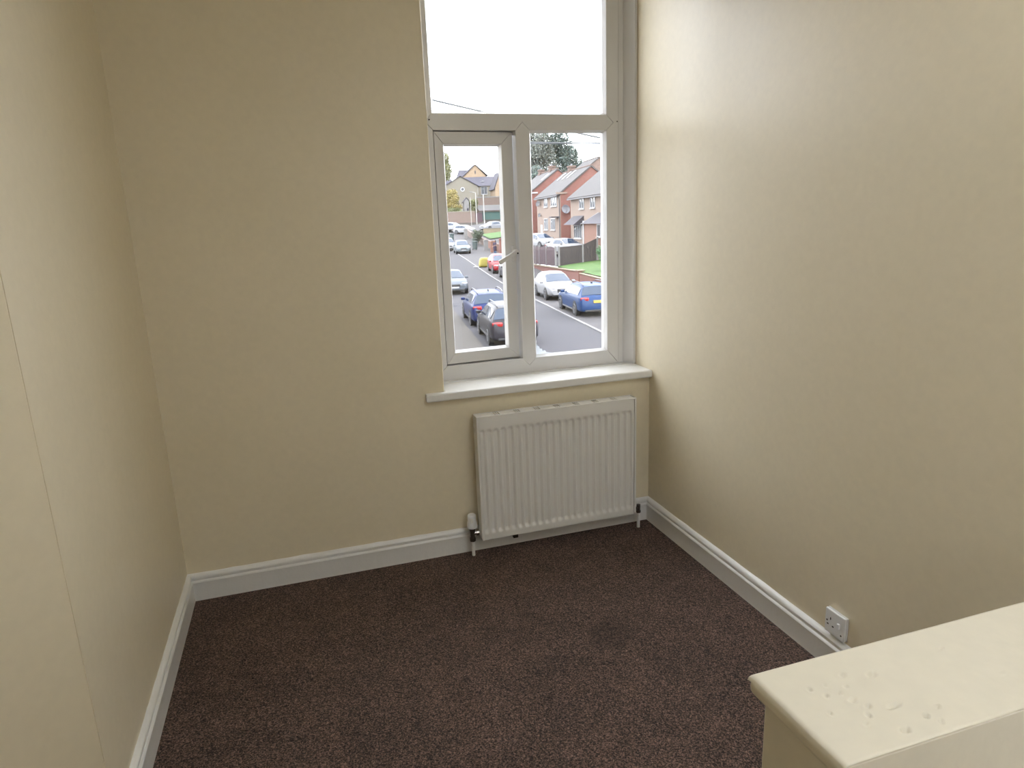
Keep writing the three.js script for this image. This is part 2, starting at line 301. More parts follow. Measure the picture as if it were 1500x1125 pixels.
// the window
function bead(x0, x1, y0, y1, z0, z1, w) {                        // sloped glazing bead round an opening x0..x1, y0..y1, from z0 (glass) to z1
  const o = [[x0, y0], [x1, y0], [x1, y1], [x0, y1]], i = [[x0 + w, y0 + w], [x1 - w, y0 + w], [x1 - w, y1 - w], [x0 + w, y1 - w]], q = [];
  for (let k = 0; k < 4; k++) { const n = (k + 1) % 4; q.push([[...i[n], z0], [...i[k], z0], [...o[k], z1], [...o[n], z1]].reverse()); }
  return q;
}
function beads(parent, x0, x1, y0, y1, z0, z1, w) { for (const q of bead(x0, x1, y0, y1, z0, z1, w)) mesh('glazing_bead', quads([q]), M.upvc, parent); }
{
  const win = tag(group('window_1'), 'white framed window with an opening casement at its lower left, looking on a street', null, null, 'structure');
  const zb = -0.25, r = 0.006;
  const piece = (pts, z0, z1, o = 0.003) => prism(pts, z1 - z0 - 2 * o, o).translate(0, 0, z0 + o);
  const X0 = -1.055, XL = -0.974, XR = -0.142, X1 = -0.079, Y0 = 0.795, YB = 0.868, YT = 2.60, Y1 = 2.66, T0 = 1.925, T1 = 1.996, Tm = (T0 + T1) / 2, M0 = -0.594, M1 = -0.526, Mm = (M0 + M1) / 2;
  mesh('frame_rail', piece([[X0, Y0], [XL, YB], [XL, T0], [XL - 0.035, Tm], [XL, T1], [XL, YT], [X0, Y1]], zb, ZF), M.upvc, win);       // left jamb
  mesh('frame_rail', piece([[X1, Y0], [X1, Y1], [XR, YT], [XR, T1], [XR + 0.035, Tm], [XR, T0], [XR, YB]], zb, ZF), M.upvc, win);       // right jamb
  mesh('frame_rail', piece([[X0, Y0], [X1, Y0], [XR, YB], [M1, YB], [Mm, YB - 0.034], [M0, YB], [XL, YB]], zb, ZF), M.upvc, win);      // bottom
  mesh('frame_rail', piece([[XL, T0], [M0, T0], [Mm, Tm], [M1, T0], [XR, T0], [XR + 0.035, Tm], [XR, T1], [XL, T1], [XL - 0.035, Tm]], zb, ZF), M.upvc, win);   // transom
  mesh('frame_rail', piece([[XL, YT], [XR, YT], [X1, Y1], [X0, Y1]], zb, ZF), M.upvc, win);        // head
  mesh('frame_rail', piece([[M0, YB], [Mm, YB - 0.034], [M1, YB], [M1, T0], [Mm, Tm], [M0, T0]], zb, ZF), M.upvc, win);      // mullion
  mesh('cover_strip', box(-0.079, -0.052, 0.795, 2.66, zb, ZF - 0.004, 0.002), M.upvc, win);
  mesh('cover_strip', prism([[-0.052, 0.004], [-0.017, -0.042], [-0.006, -0.042], [-0.006, 0.07], [-0.052, 0.07]], 1.865).rotateX(-Math.PI / 2).translate(0, 0.795, ZF), M.upvc, win);
  mesh('sealant_line', box(-0.0065, 0.001, 0.795, 2.66, -0.185, -0.14), M.sealant, win);
  mesh('gasket', [box(-0.0803, -0.0787, 0.80, 2.66, ZF - 0.004, ZF - 0.001)], M.gasket, win);
  for (const [x, y] of [[-0.988, 1.968], [-0.086, 1.965]]) mesh('screw_hole', new THREE.CylinderGeometry(0.003, 0.003, 0.002, 12).rotateX(Math.PI / 2).translate(x, y, ZF + 0.0005), M.hole, win);
  // glass: upper light and fixed lower right light
  const up = mesh('pane', box(-0.98, -0.136, 1.99, 2.61, -0.208, -0.204), M.glass, win);
  const low = mesh('pane', box(-0.53, -0.136, 0.862, 1.93, -0.208, -0.204), M.glass, win);
  beads(win, -0.974, -0.142, 1.996, 2.60, -0.2035, ZF - 0.002, 0.010);
  beads(win, -0.526, -0.142, 0.868, 1.925, -0.2035, ZF - 0.002, 0.010);
  // misted corner of the fixed light
  { const p = []; for (let i = 0; i <= 18; i++) { const t = i / 18; p.push([-0.516 + 0.085 * t, 0.878 + (0.042 * Math.pow(1 - t, 1.6)) * (0.6 + 0.8 * hash(i, 3, 9))]); } p.push([-0.516, 0.878]); const s = new THREE.Shape(p.map(([x, y]) => new THREE.Vector2(x, y))); mesh('misted_patch', new THREE.ShapeGeometry(s).translate(0, 0, -0.2030), M.mist, low); }
  // rebate that the sash closes against, on three sides
  mesh('rebate', [box(-0.976, -0.958, 0.866, 1.927, zb, -0.222), box(-0.96, -0.592, 0.866, 0.882, zb, -0.232), box(-0.96, -0.592, 1.912, 1.927, zb, -0.232)], M.upvc, win);
  // ajar casement, hinged on the left
  const sash = group('casement', [-0.9705, 0, ZF - 0.010], 0.062, win);
  const sw = 0.371, y0 = 0.873, y1 = 1.921, ri = 0.042, ro = 0.055, d0 = -0.036, d1 = 0;
  const rt = 0.052, xr = sw - ro;
  mesh('sash_rail', piece([[0, y0], [ri, y0 + rt], [ri, y1 - rt], [0, y1]], d0, d1), M.upvc, sash); mesh('sash_rail', piece([[sw, y0], [sw, y1], [xr, y1 - rt], [xr, y0 + rt]], d0, d1), M.upvc, sash);
  mesh('sash_rail', piece([[0, y0], [sw, y0], [xr, y0 + rt], [ri, y0 + rt]], d0, d1), M.upvc, sash); mesh('sash_rail', piece([[ri, y1 - rt], [xr, y1 - rt], [sw, y1], [0, y1]], d0, d1), M.upvc, sash);
  mesh('pane', box(ri - 0.004, sw - ro + 0.004, y0 + 0.048, y1 - 0.048, -0.030, -0.026), M.glass, sash);
  for (const q of bead(ri, sw - ro, y0 + 0.052, y1 - 0.052, -0.0255, -0.002, 0.009)) mesh('glazing_bead', quads([q]), M.upvc, sash);
  mesh('gasket', [box(sw - 0.001, sw + 0.003, y0 + 0.01, y1 - 0.01, -0.05, -0.044)], M.gasket, sash);
  // handle, turned to open
  const hx = sw - 0.012, hy = 1.383;
  mesh('handle_base', box(hx - 0.012, hx + 0.011, hy - 0.045, hy + 0.03, d1, 0.012, 0.005), M.upvc, sash);
  const a = Math.PI + 0.48, ux = Math.cos(a), uy = Math.sin(a), lever = new RoundedBoxGeometry(0.112, 0.021, 0.013, 3, 0.006);
  lever.rotateZ(0.48).translate(hx + ux * 0.045, hy + uy * 0.045, 0.036);
  mesh('handle', [lever, new THREE.CylinderGeometry(0.011, 0.013, 0.036, 20).rotateX(Math.PI / 2).translate(hx, hy, 0.022)], M.upvc, sash);
  mesh('keyhole', new THREE.CylinderGeometry(0.004, 0.004, 0.003, 14).rotateX(Math.PI / 2).translate(hx + 0.003, hy - 0.006, 0.044), M.hole, sash);
  // sub sill strip and the board
  mesh('sub_sill', box(-1.03, -0.012, 0.783, 0.797, -0.20, -0.155, 0.004), M.upvc, win);
  const sill = prism([[-1.031, 0.19], [-1.031, 0.0], [-1.118, 0.0], [-1.118, -0.031], [-0.002, -0.031], [-0.002, 0.19]], 0.024, 0.007);
  sill.rotateX(-Math.PI / 2).translate(0, 0.762, 0);
  mesh('window_sill', sill, M.gloss, win);
}
// small stair window low in the right wall, out of the frame: it lights the front of the low wall
{
  const win = tag(group('window_4'), 'white framed small stair window in the right wall', null, null, 'structure'), X0 = 0.14, X1 = 0.2;
  for (const [z0, z1, y0, y1] of [[2.6, 2.64, 0.5, 1.25], [3.11, 3.15, 0.5, 1.25], [2.64, 3.11, 0.5, 0.54], [2.64, 3.11, 1.21, 1.25]]) mesh('frame_rail', box(X0, X1, y0, y1, z0, z1, 0.006), M.upvc, win);
  mesh('pane', box(0.168, 0.172, 0.535, 1.215, 2.635, 3.115), M.glass, win);
}

// low wall round the stairs, at the lower right
{
  const H = 0.857, x0 = -1.018, x1 = -0.708, za = 2.172, zc = 2.358;
  const g = tag(group('wall_low', [x0, 0, za]), 'low cream painted stair wall with a dented top at the lower right', null, null, 'structure');
  const X = (v) => v - x0, Z = (v) => v - za;
  // the body under the top
  mesh('wall_body', [box(X(x0) + 0.012, X(x1), 0, H - 0.03, Z(za) + 0.01, Z(zc) - 0.0005, 0.006), box(X(x1) - 0.02, X(0), 0, H - 0.03, Z(za) + 0.01, Z(za) + 0.085, 0.004)], M.lowWall, g);
  // front face, a board of its own below the top's seam
  mesh('front_board', box(X(x0) - 0.0105, X(x1) + 0.003, 0.02, H - 0.003, Z(zc) - 0.012, Z(zc) + 0.004, 0.003), M.lowWall, g);
  // top board: fine grid, real dents and a rounded, chipped nose
  const dents = [[0.115, 0.052, 7, 5, 0.8], [0.155, 0.066, 11, 6, 1.2], [0.10, 0.074, 5, 4, 0.6], [0.083, 0.083, 4, 4, .6], [0.088, 0.100, 8, 5, 1.1], [0.098, 0.116, 7, 4, 1.1], [0.085, 0.130, 5, 5, 0.9], [0.13, 0.128, 14, 4, 1.1], [0.075, 0.062, 4, 4, .5], [0.06, 0.08, 5, 4, .7], [0.155, 0.158, 5, 4, 1.2], [0.048, 0.062, 5, 5, .7], [0.185, 0.150, 5, 3, .9], [0.165, 0.172, 4, 4, .9], [0.108, 0.168, 9, 6, 1.2], [0.30, 0.055, 4, 3, 1], [0.07, 0.142, 6, 4, .5], [0.33, 0.13, 3, 3, .5], [0.04, 0.11, 4, 4, .6]];
  const dent = (x, z) => { let y = 0; for (const [dx, dz, a, b, d] of dents) { const q = ((x - dx) / (a / 1300)) ** 2 + ((z - dz) / (b / 1300)) ** 2 + 0.13 + 0.25 * (fbm(x, z, 300, 300, 1, 601) - 0.5); if (q < 6) y -= 0.0048 * d * Math.exp(-q * q) - 0.0006 * d * Math.exp(-((Math.sqrt(q) - 1.7) ** 2) * 4); } return y; };
  const len = X(0) + 0.0, dep = Z(zc) + 0.004, nx = 260, nz = 74, pos = [], idx = [];
  const top = (u, v) => {                                        // u along x, v along z; rolls over at the left end and at the far edge
    const e = 0.009, x = -0.012 + u * (len + 0.012), z = v * dep;
    let y = H, xx = x, zz = z;
    const dl = x + 0.012, df = z;
    const roll = (d) => d >= e ? 0 : e - Math.sqrt(Math.max(0, e * e - (e - d) ** 2));
    y -= Math.max(roll(dl), roll(df)) + (dl < e && df < e ? 0.3 * Math.min(roll(dl), roll(df)) : 0);
    y += dent(x, z) + 0.0002 * (fbm(x, z, 40, 40, 3, 303) - 0.5) + 0.0010 * (fbm(x / 2, z / 2, 18, 18, 2, 307) - 0.5);
    if (dl < 0.03) y -= 0.002 * Math.max(0, fbm(0.1, z, 5, 60, 2, 311) - 0.5) * (1 - dl / 0.03);
    if (v > 0.985) y -= 0.0006 + 0.0012 * fbm(x, 0.3, 50, 5, 2, 313);
    return [xx, y, zz];
  };
  const us = []; for (let i = 0; i <= nx; i++) us.push(i < 20 ? (i / 20) * 0.03 : 0.03 + 0.97 * Math.pow((i - 20) / (nx - 20), 1.8));
  const vs = []; for (let j = 0; j <= nz; j++) vs.push(j < 14 ? (j / 14) * 0.09 : 0.09 + 0.91 * (j - 14) / (nz - 14));
  for (const v of vs) for (const u of us) pos.push(...top(u, v));
  for (let j = 0; j < nz; j++) for (let i = 0; i < nx; i++) { const q = j * (nx + 1) + i; idx.push(q, q + nx + 1, q + 1, q + 1, q + nx + 1, q + nx + 2); }
  const t = new THREE.BufferGeometry(); t.setAttribute('position', new THREE.Float32BufferAttribute(pos, 3)); t.setIndex(idx); t.computeVertexNormals();
  const skin = metric(t);
  const under = box(-0.0118, X(x1) + 0.003, H - 0.032, H - 0.0045, 0.0005, dep - 0.002, 0.0115), under2 = box(X(x1) - 0.02, len, H - 0.03, H - 0.008, 0, 0.09, 0.004);
  mesh('top_board', [skin, under], M.lowWall, g);
  mesh('stair_panel', box(X(x1) + 0.004, X(0), 0.05, H - 0.004, Z(za) + 0.09, Z(za) + 0.10), M.darkWood, g);
}

// radiator
{
  const x0 = -0.915, x1 = -0.123, y0 = 0.082, y1 = 0.682, zr = 0.1, zk = 0.036;
  const rad = tag(group('radiator', [(x0 + x1) / 2, 0, zk]), 'white ribbed panel radiator hanging under the window', 'radiator');
  const ox = (x0 + x1) / 2, w = (x1 - x0) / 2, D = zr - zk;
  // pressed front panel: 23 shallow flutes
  const nx = 23 * 14 + 24, ny = 64, pos = [], idx = [], px0 = -w + 0.012, px1 = w - 0.012, fx0 = -0.892 - 0.0165 - ox, pitch = 0.0333 * 0.7455 / 0.745;
  const ribs = 23, fEnd = fx0 + ribs * pitch;
  const st = (e0, e1, q) => { const t = Math.min(1, Math.max(0, (q - e0) / (e1 - e0))); return t * t * (3 - 2 * t); };
  const flute = (x, y) => {
    if (x < fx0 || x > fEnd) return 0;
    const f = ((x - fx0) / pitch) % 1, a = Math.abs(f - 0.5) * 2;    // 0 in the middle of a flute
    const side = 1 - st(0.30, 0.92, a), e = a * a * 0.008;
    return -0.0105 * side * st(0.112 + e, 0.134 + e, y) * (1 - st(0.606 - e, 0.622 - e, y));
  };
  for (let j = 0; j <= ny; j++) {
    const t = j / ny, y = t < 0.18 ? y0 + 0.003 + (t / 0.18) * 0.065 : t > 0.82 ? 0.595 + ((t - 0.82) / 0.18) * (y1 - 0.006 - 0.595) : y0 + 0.068 + ((t - 0.18) / 0.64) * (0.595 - y0 - 0.068);
    for (let i = 0; i <= nx; i++) { const x = px0 + (px1 - px0) * i / nx; pos.push(x, y, D - 0.001 + flute(x, y)); }
  }
  for (let j = 0; j < ny; j++) for (let i = 0; i < nx; i++) { const q = j * (nx + 1) + i; idx.push(q, q + 1, q + nx + 1, q + 1, q + nx + 2, q + nx + 1); }
  const g = new THREE.BufferGeometry(); g.setAttribute('position', new THREE.Float32BufferAttribute(pos, 3)); g.setIndex(idx); g.computeVertexNormals();
  mesh('front_panel', [g, box(px0, px1, y0 + 0.003, y1 - 0.006, D - 0.018, D - 0.011)], M.enamel, rad);
  const plate2 = () => { const h = new THREE.Shape([[0, y0 + 0.004], [D + 0.001, y0 + 0.004], [D + 0.001, y1], [0, y1]].map(([a, b]) => new THREE.Vector2(a, b))); for (const y of [0.60, 0.635]) h.holes.push(new THREE.Path([[0.019, y], [0.019, y + 0.024], [0.027, y + 0.024], [0.027, y]].map(([a, b]) => new THREE.Vector2(a, b)))); return new THREE.ExtrudeGeometry(h, { depth: 0.0022, bevelEnabled: false }).rotateY(-Math.PI / 2); };
  for (const s of [-1, 1]) mesh('side_panel', [metric(plate2().translate(s * w + (s < 0 ? 0.0022 : 0), 0, 0)), box(s * (w - 0.002), s * (w - 0.0095), y0, y1, D - 0.004, D + 0.001, 0.002)], M.enamel, rad);
  // top grille: rails along both edges, cover plates between eight slotted ties
  mesh('grille_rail', box(-w + 0.002, w - 0.002, y1 - 0.006, y1 + 0.0005, D - 0.0065, D + 0.001, 0.0015), M.enamel, rad);
  mesh('grille_rail', box(-w + 0.002, w - 0.002, y1 - 0.006, y1 + 0.0005, 0, 0.005, 0.0015), M.enamel, rad);
  const n = 8, tie = 0.026, cell = (2 * w - 0.01) / n;
  for (let k = 0; k < n; k++) {
    const a = -w + 0.005 + k * cell;
    mesh('grille_plate', box(a + (k ? tie / 2 : 0), a + cell - (k < n - 1 ? tie / 2 : 0), y1 - 0.005, y1 - 0.002, 0.004, D - 0.005), M.enamel, rad);
    if (k) for (const q of [-0.0045, 0.0045]) mesh('grille_bar', box(a + q - 0.0018, a + q + 0.0018, y1 - 0.005, y1 - 0.002, 0.004, D - 0.005), M.enamel, rad);
  }
  mesh('back_panel', [box(-w + 0.01, w - 0.01, y0 + 0.01, y1 - 0.012, 0.004, 0.008), box(-w + 0.006, w - 0.006, y0 + 0.003, y0 + 0.008, 0.006, D - 0.012)], M.enamel, rad);
  for (const bx of [-0.22, 0.24]) mesh('bracket', box(bx - 0.02, bx + 0.02, y0 + 0.03, y1 - 0.05, -0.035, 0.006, 0.002), M.enamel, rad);
  mesh('bottom_bracket', box(-0.232, -0.208, y0 - 0.035, y0 + 0.006, 0.002, 0.022, 0.002), M.brass, rad);
  // thermostatic valve on the left, with its pipe
  const vx = -0.952 - ox, vz = 0.026;
  const tv = group('thermostatic_valve', [vx, 0, vz], 0, rad);
  mesh('valve_head', new THREE.LatheGeometry([[0, 0.205], [0.0155, 0.208], [0.019, 0.205], [0.0197, 0.198], [0.0202, 0.176], [0.0228, 0.168], [0.024, 0.152], [0.024, 0.143], [0.019, 0.140], [0, 0.142]].map(([a, b]) => new THREE.Vector2(a, b)).reverse(), 28), M.plastic, tv);
  mesh('valve_window', box(-0.010, 0.002, 0.172, 0.194, 0.0180, 0.0208, 0.0008), M.enamel, tv);
  mesh('valve_body', [rod([0, 0.075, 0], [0, 0.142, 0], 0.010, 0.012, 20), new THREE.CylinderGeometry(0.0145, 0.0145, 0.016, 6).translate(0, 0.082, 0), new THREE.CylinderGeometry(0.013, 0.014, 0.012, 6).translate(0, 0.134, 0)], M.brass, tv);
  mesh('valve_tail', [rod([0, 0.112, 0], [0.04, 0.112, 0], 0.0085, 0.0085, 16), new THREE.CylinderGeometry(0.0135, 0.0135, 0.014, 6).rotateZ(Math.PI / 2).translate(0.024, 0.112, 0)], M.chrome, tv);
  mesh('pipe', rod([0, 0.0, 0], [0, 0.078, 0], 0.0078, 0.0078, 16), M.gloss, tv);
  // lockshield valve on the right
  const lv = group('lockshield_valve', [-0.099 - ox, 0, vz + 0.02], 0, rad);
  mesh('valve_body', [rod([0, 0.082, 0], [0, 0.122, 0], 0.009, 0.010, 18), rod([0, 0.105, 0], [-0.026, 0.105, 0], 0.0085, 0.0085, 14), new THREE.CylinderGeometry(0.012, 0.012, 0.012, 6).translate(0, 0.086, 0)], M.brass, lv);
  mesh('pipe', rod([0, 0, 0], [0, 0.084, 0], 0.0078, 0.0078, 16), M.gloss, lv);
}

// single socket on the right wall, above the skirting
{
  const sk = tag(group('wall_socket', [0, 0.174, 1.307]), 'white single wall socket with a rocker switch above the right skirting board', 'socket');
  mesh('back_box', box(-0.0012, -0.010, -0.043, 0.043, -0.043, 0.043, 0.003), M.upvc, sk);
  mesh('face_plate', box(-0.010, -0.019, -0.043, 0.043, -0.043, 0.043, 0.003), M.plastic, sk);
  for (const [y, z, h, w] of [[0.012, -0.018, 0.009, 0.004], [-0.012, -0.029, 0.0045, 0.0075], [-0.012, -0.006, 0.0045, 0.0075]]) mesh('pin_slot', box(-0.0185, -0.0194, y - h / 2, y + h / 2, z - w / 2, z + w / 2), M.hole, sk);
  mesh('switch', box(-0.017, -0.025, -0.006, 0.014, 0.014, 0.024, 0.002), M.plastic, sk);
  for (const z of [-0.033, 0.031]) mesh('screw', new THREE.CylinderGeometry(0.0032, 0.0032, 0.001, 14).rotateZ(Math.PI / 2).translate(-0.0192, z > 0 ? -0.024 : 0.0, z), M.brass, sk);
}

/* ================= THE STREET OUTSIDE ================= */
// s runs along the street away from the house, t to its right, y up; the street runs 7.2 degrees to the right of the window's axis
const AL = 7.2 * Math.PI / 180;
const U = V(Math.sin(AL), 0, -Math.cos(AL)), T = V(Math.cos(AL), 0, Math.sin(AL));
const S = (s, t, y) => { const p = U.clone().multiplyScalar(s).addScaledVector(T, t); return [p.x, y, p.z]; };
const lerpTable = (x, a, b) => { if (x <= a[0]) return b[0]; for (let i = 1; i < a.length; i++) if (x <= a[i]) return b[i - 1] + (b[i] - b[i - 1]) * (x - a[i - 1]) / (a[i] - a[i - 1]); return b[b.length - 1]; };
const roadY = (s) => lerpTable(s, [0, 46, 53, 60, 69.5, 81, 90, 105, 115, 130, 140], [-3, -3, -2.84, -2.62, -2.3, -2.0, -1.7, -0.9, -0.15, 1.0, 1.8]);
// ground strip between two lines t = a(s), t = b(s)
function strip(name, label, s0, s1, n, a, b, m, lift, kind = 'structure', cols = 1, cat) {
  const pos = [], uv = [], idx = [];
  for (let i = 0; i <= n; i++) { const s = s0 + (s1 - s0) * i / n; for (let j = 0; j <= cols; j++) { const ta = a(s), t = ta + (b(s) - ta) * j / cols; pos.push(...S(s, t, lift(s, t))); uv.push(t, s); } }
  for (let i = 0; i < n; i++) for (let j = 0; j < cols; j++) { const q = i * (cols + 1) + j; idx.push(q, q + 1, q + cols + 1, q + 1, q + cols + 2, q + cols + 1); }
  const g = new THREE.BufferGeometry(); g.setAttribute('position', new THREE.Float32BufferAttribute(pos, 3)); g.setAttribute('uv', new THREE.Float32BufferAttribute(uv, 2)); g.setIndex(idx); g.computeVertexNormals();
  return tag(mesh(name, g, m), label, cat, null, kind);
}
const K = (c) => () => c;
strip('road', 'grey asphalt street with parked cars on both sides', 1.0, 118, 60, K(2.05), K(7.0), M.road, (s) => roadY(s));
strip('pavement_left', 'tan grey footpath left of the parked cars', 1.0, 118, 60, K(-14), K(2.05), M.paveTan, (s) => roadY(s) + 0.04);
strip('pavement_right', 'grey pavement with parked cars right of the white kerb line', 1.0, 118, 60, K(7.12), K(12.2), M.pave, (s) => roadY(s) + 0.02);
strip('ground_right', 'front gardens and drives before the brick houses', 28, 118, 60, K(12.0), K(60), M.pave, (s, t) => roadY(s) + 0.75 + Math.min(1, (t - 12) / 5) * 0.45, 'structure', 24);
strip('ground_end', 'rising ground at the end of the street', 117, 230, 40, K(-60), K(90), M.paveTan, (s, t) => s < 131 ? roadY(s) + 0.1 : roadY(130) + 0.9 + Math.min(1, (s - 131) / 28) * 3.4 - 0.002 * (s - 131), 'structure', 6);
// white kerb line of separate kerb stones
{
  const k = tag(group('kerb'), 'pale kerb line running up the right side of the road', null, null, 'structure');
  const stone = box(-0.06, 0.06, -0.12, 0.05, -1.19, 1.19, 0.015);
  for (let s = 19; s < 90; s += 2.4) { const o = mesh('kerb_stone', stone, M.kerb, k); o.position.set(...S(s, 7.06, roadY(s))); o.rotation.set(0, -AL, 0); o.rotation.order = 'YXZ'; o.rotation.x = Math.atan2(roadY(s + 1.2) - roadY(s - 1.2), 2.4); }
}
// lawn behind the brick wall
strip('lawn', 'bright green lawn behind the brick garden wall', 26, 49.6, 24, K(11.95), K(22), M.lawn, (s, t) => -2.12 + Math.min(1, (t - 11.95) / 4) * 0.36 + 0.04 * fbm(s / 30, t / 30, 60, 60, 2, 5), 'structure', 20);
strip('grass_bank', 'short green grass bank far up the street behind the brick pillar', 90, 99, 8, K(12.8), K(17), M.lawn, (s, t) => roadY(s) + 0.87 + Math.min(1, (t - 12) / 5) * 0.45, 'structure', 4);

// brick garden wall with coping stones
{
  const w = tag(group('garden_wall', S(44, 11.8, -3.05), -AL), 'low red brick garden wall with pale coping behind the white and blue cars', 'garden wall');
  const top = (s) => s > 42.6 ? -2.06 - (s - 43.9) * 0.0245 : -2.16;
  const cs = 44, b = (s) => -(s - cs);
  mesh('wall_body', [quadPrism(b(60), b(43.2), top(60), top(43.2)), quadPrism(b(42.9), b(27), top(40), top(40))], M.brick, w);
  mesh('pier', box(-0.06, 0.38, -0.1, 1.0, b(43.3), b(42.7), 0.01), M.brick, w);
  function quadPrism(z0, z1, ya, yb) { const y = (v) => v + 3.05 - 0.06; const p = [[z0, -0.2], [z1, -0.2], [z1, y(yb)], [z0, y(ya)]].map(([z, yy]) => [-z, yy]); const g = prism(p, 0.23); g.rotateY(Math.PI / 2); return metric(g); }
  const stone = box(-0.06, 0.29, -0.06, 0.0, -0.292, 0.292, 0.01);
  for (let s = 27.3; s < 60; s += 0.6) { if (s > 42.5 && s < 43.2) continue; const o = mesh('coping_stone', stone, M.coping, w); o.position.set(0, top(s) + 3.05, b(s)); }
  mesh('coping_stone', box(-0.1, 0.42, 1.0, 1.06, b(43.35), b(42.65), 0.01), M.coping, w);
}
// fences
function fence(label, posts, panelMats, arched) {                 // posts: [s, t, yBottom, yTop]
  const o = posts[0], f = tag(group('fence', S(o[0], o[1], o[2])), label, 'fence'), O = V(...S(o[0], o[1], o[2]));
  posts.forEach(([s, t, b, tp], i) => {
    const p = V(...S(s, t, b)).sub(O), h = tp - b;
    const m = mesh('post', box(-0.065, 0.065, 0.005, h, -0.065, 0.065, 0.012), M.concrete, f); m.position.copy(p); m.rotation.y = -AL;
    if (i + 1 === posts.length) return;
    const n = posts[i + 1], q = V(...S(n[0], n[1], n[2])).sub(O), L = Math.hypot(q.x - p.x, q.z - p.z), N = 12, sh = [];
    const hb = q.y - p.y, ha = h - 0.06, hc = n[3] - n[2] - 0.06;
    sh.push([0, 0.03], [L, hb + 0.03]);
    for (let k = N; k >= 0; k--) { const u = k / N; sh.push([u * L, u * hb + ha + (hc - ha) * u - (arched ? 0.28 * (1 - Math.pow(2 * u - 1, 4)) * 0 - 0.22 * Math.sqrt(Math.max(0, 1 - (2 * u - 1) ** 2)) + 0.22 : 0.03)]); }
    const g = prism(sh, 0.03); g.translate(0, 0, -0.015);
    const bd = [];                                                // vertical boards proud of the panel
    for (let x = 0.09; x < L - 0.1; x += 0.15) bd.push(box(x, x + 0.11, x / L * hb + 0.06, x / L * hb + Math.min(ha, hc) - 0.26, -0.028, 0.028));
    const pm = mesh('panel', [g, ...bd], panelMats, f); pm.position.copy(p); pm.rotation.y = Math.atan2(-(q.z - p.z), q.x - p.x);
  });
  return f;
}
fence('dark fence of arched reddish panels between white posts on the brick wall', [[49.62, 11.86, -2.14, -0.57], [52.7, 11.86, -2.23, -0.58], [55.35, 11.86, -2.31, -0.68], [57.0, 11.86, -2.36, -0.72], [60.2, 11.86, -2.44, -0.75], [63.4, 11.86, -2.5, -0.8]], M.fenceRed, true);
fence('dark brown board fence across the lawn, stepping up to the right', [[49.55, 12.12, -2.14, -0.55], [49.6, 14.08, -1.98, -0.46], [49.65, 15.28, -1.86, 0.02]], M.fence, false);

// generic window: a frame with its panes
function houseWindow(parent, x, y, z, w, h, lights, side, pane = M.pane) {   // side 'left': in a wall that looks along -x; 'front': along +z
  const f = 0.07, bars = [], g = [];
  bars.push(box(-w / 2, w / 2, 0, f, -0.05, 0.04), box(-w / 2, w / 2, h - f, h, -0.05, 0.04), box(-w / 2, -w / 2 + f, 0, h, -0.05, 0.04), box(w / 2 - f, w / 2, 0, h, -0.05, 0.04));
  for (let k = 1; k < lights; k++) bars.push(box(-w / 2 + w * k / lights - f / 2, -w / 2 + w * k / lights + f / 2, 0, h, -0.05, 0.035));
  if (lights > 1) bars.push(box(-w / 2, -w / 2 + w / lights, h * 0.68, h * 0.68 + f, -0.05, 0.035));
  bars.push(box(-w / 2 - 0.06, w / 2 + 0.06, -0.07, 0, -0.05, 0.1));
  const o = mesh('window', bars, M.white, parent);
  for (let k = 0; k < lights; k++) mesh('pane', box(-w / 2 + w * k / lights + 0.02, -w / 2 + w * (k + 1) / lights - 0.02, 0.02, h - 0.02, -0.02, -0.01), pane, o);
  o.position.set(x, y, z); if (side === 'left') o.rotation.y = -Math.PI / 2; else if (side === 'back') o.rotation.y = Math.PI;
  return o;
}
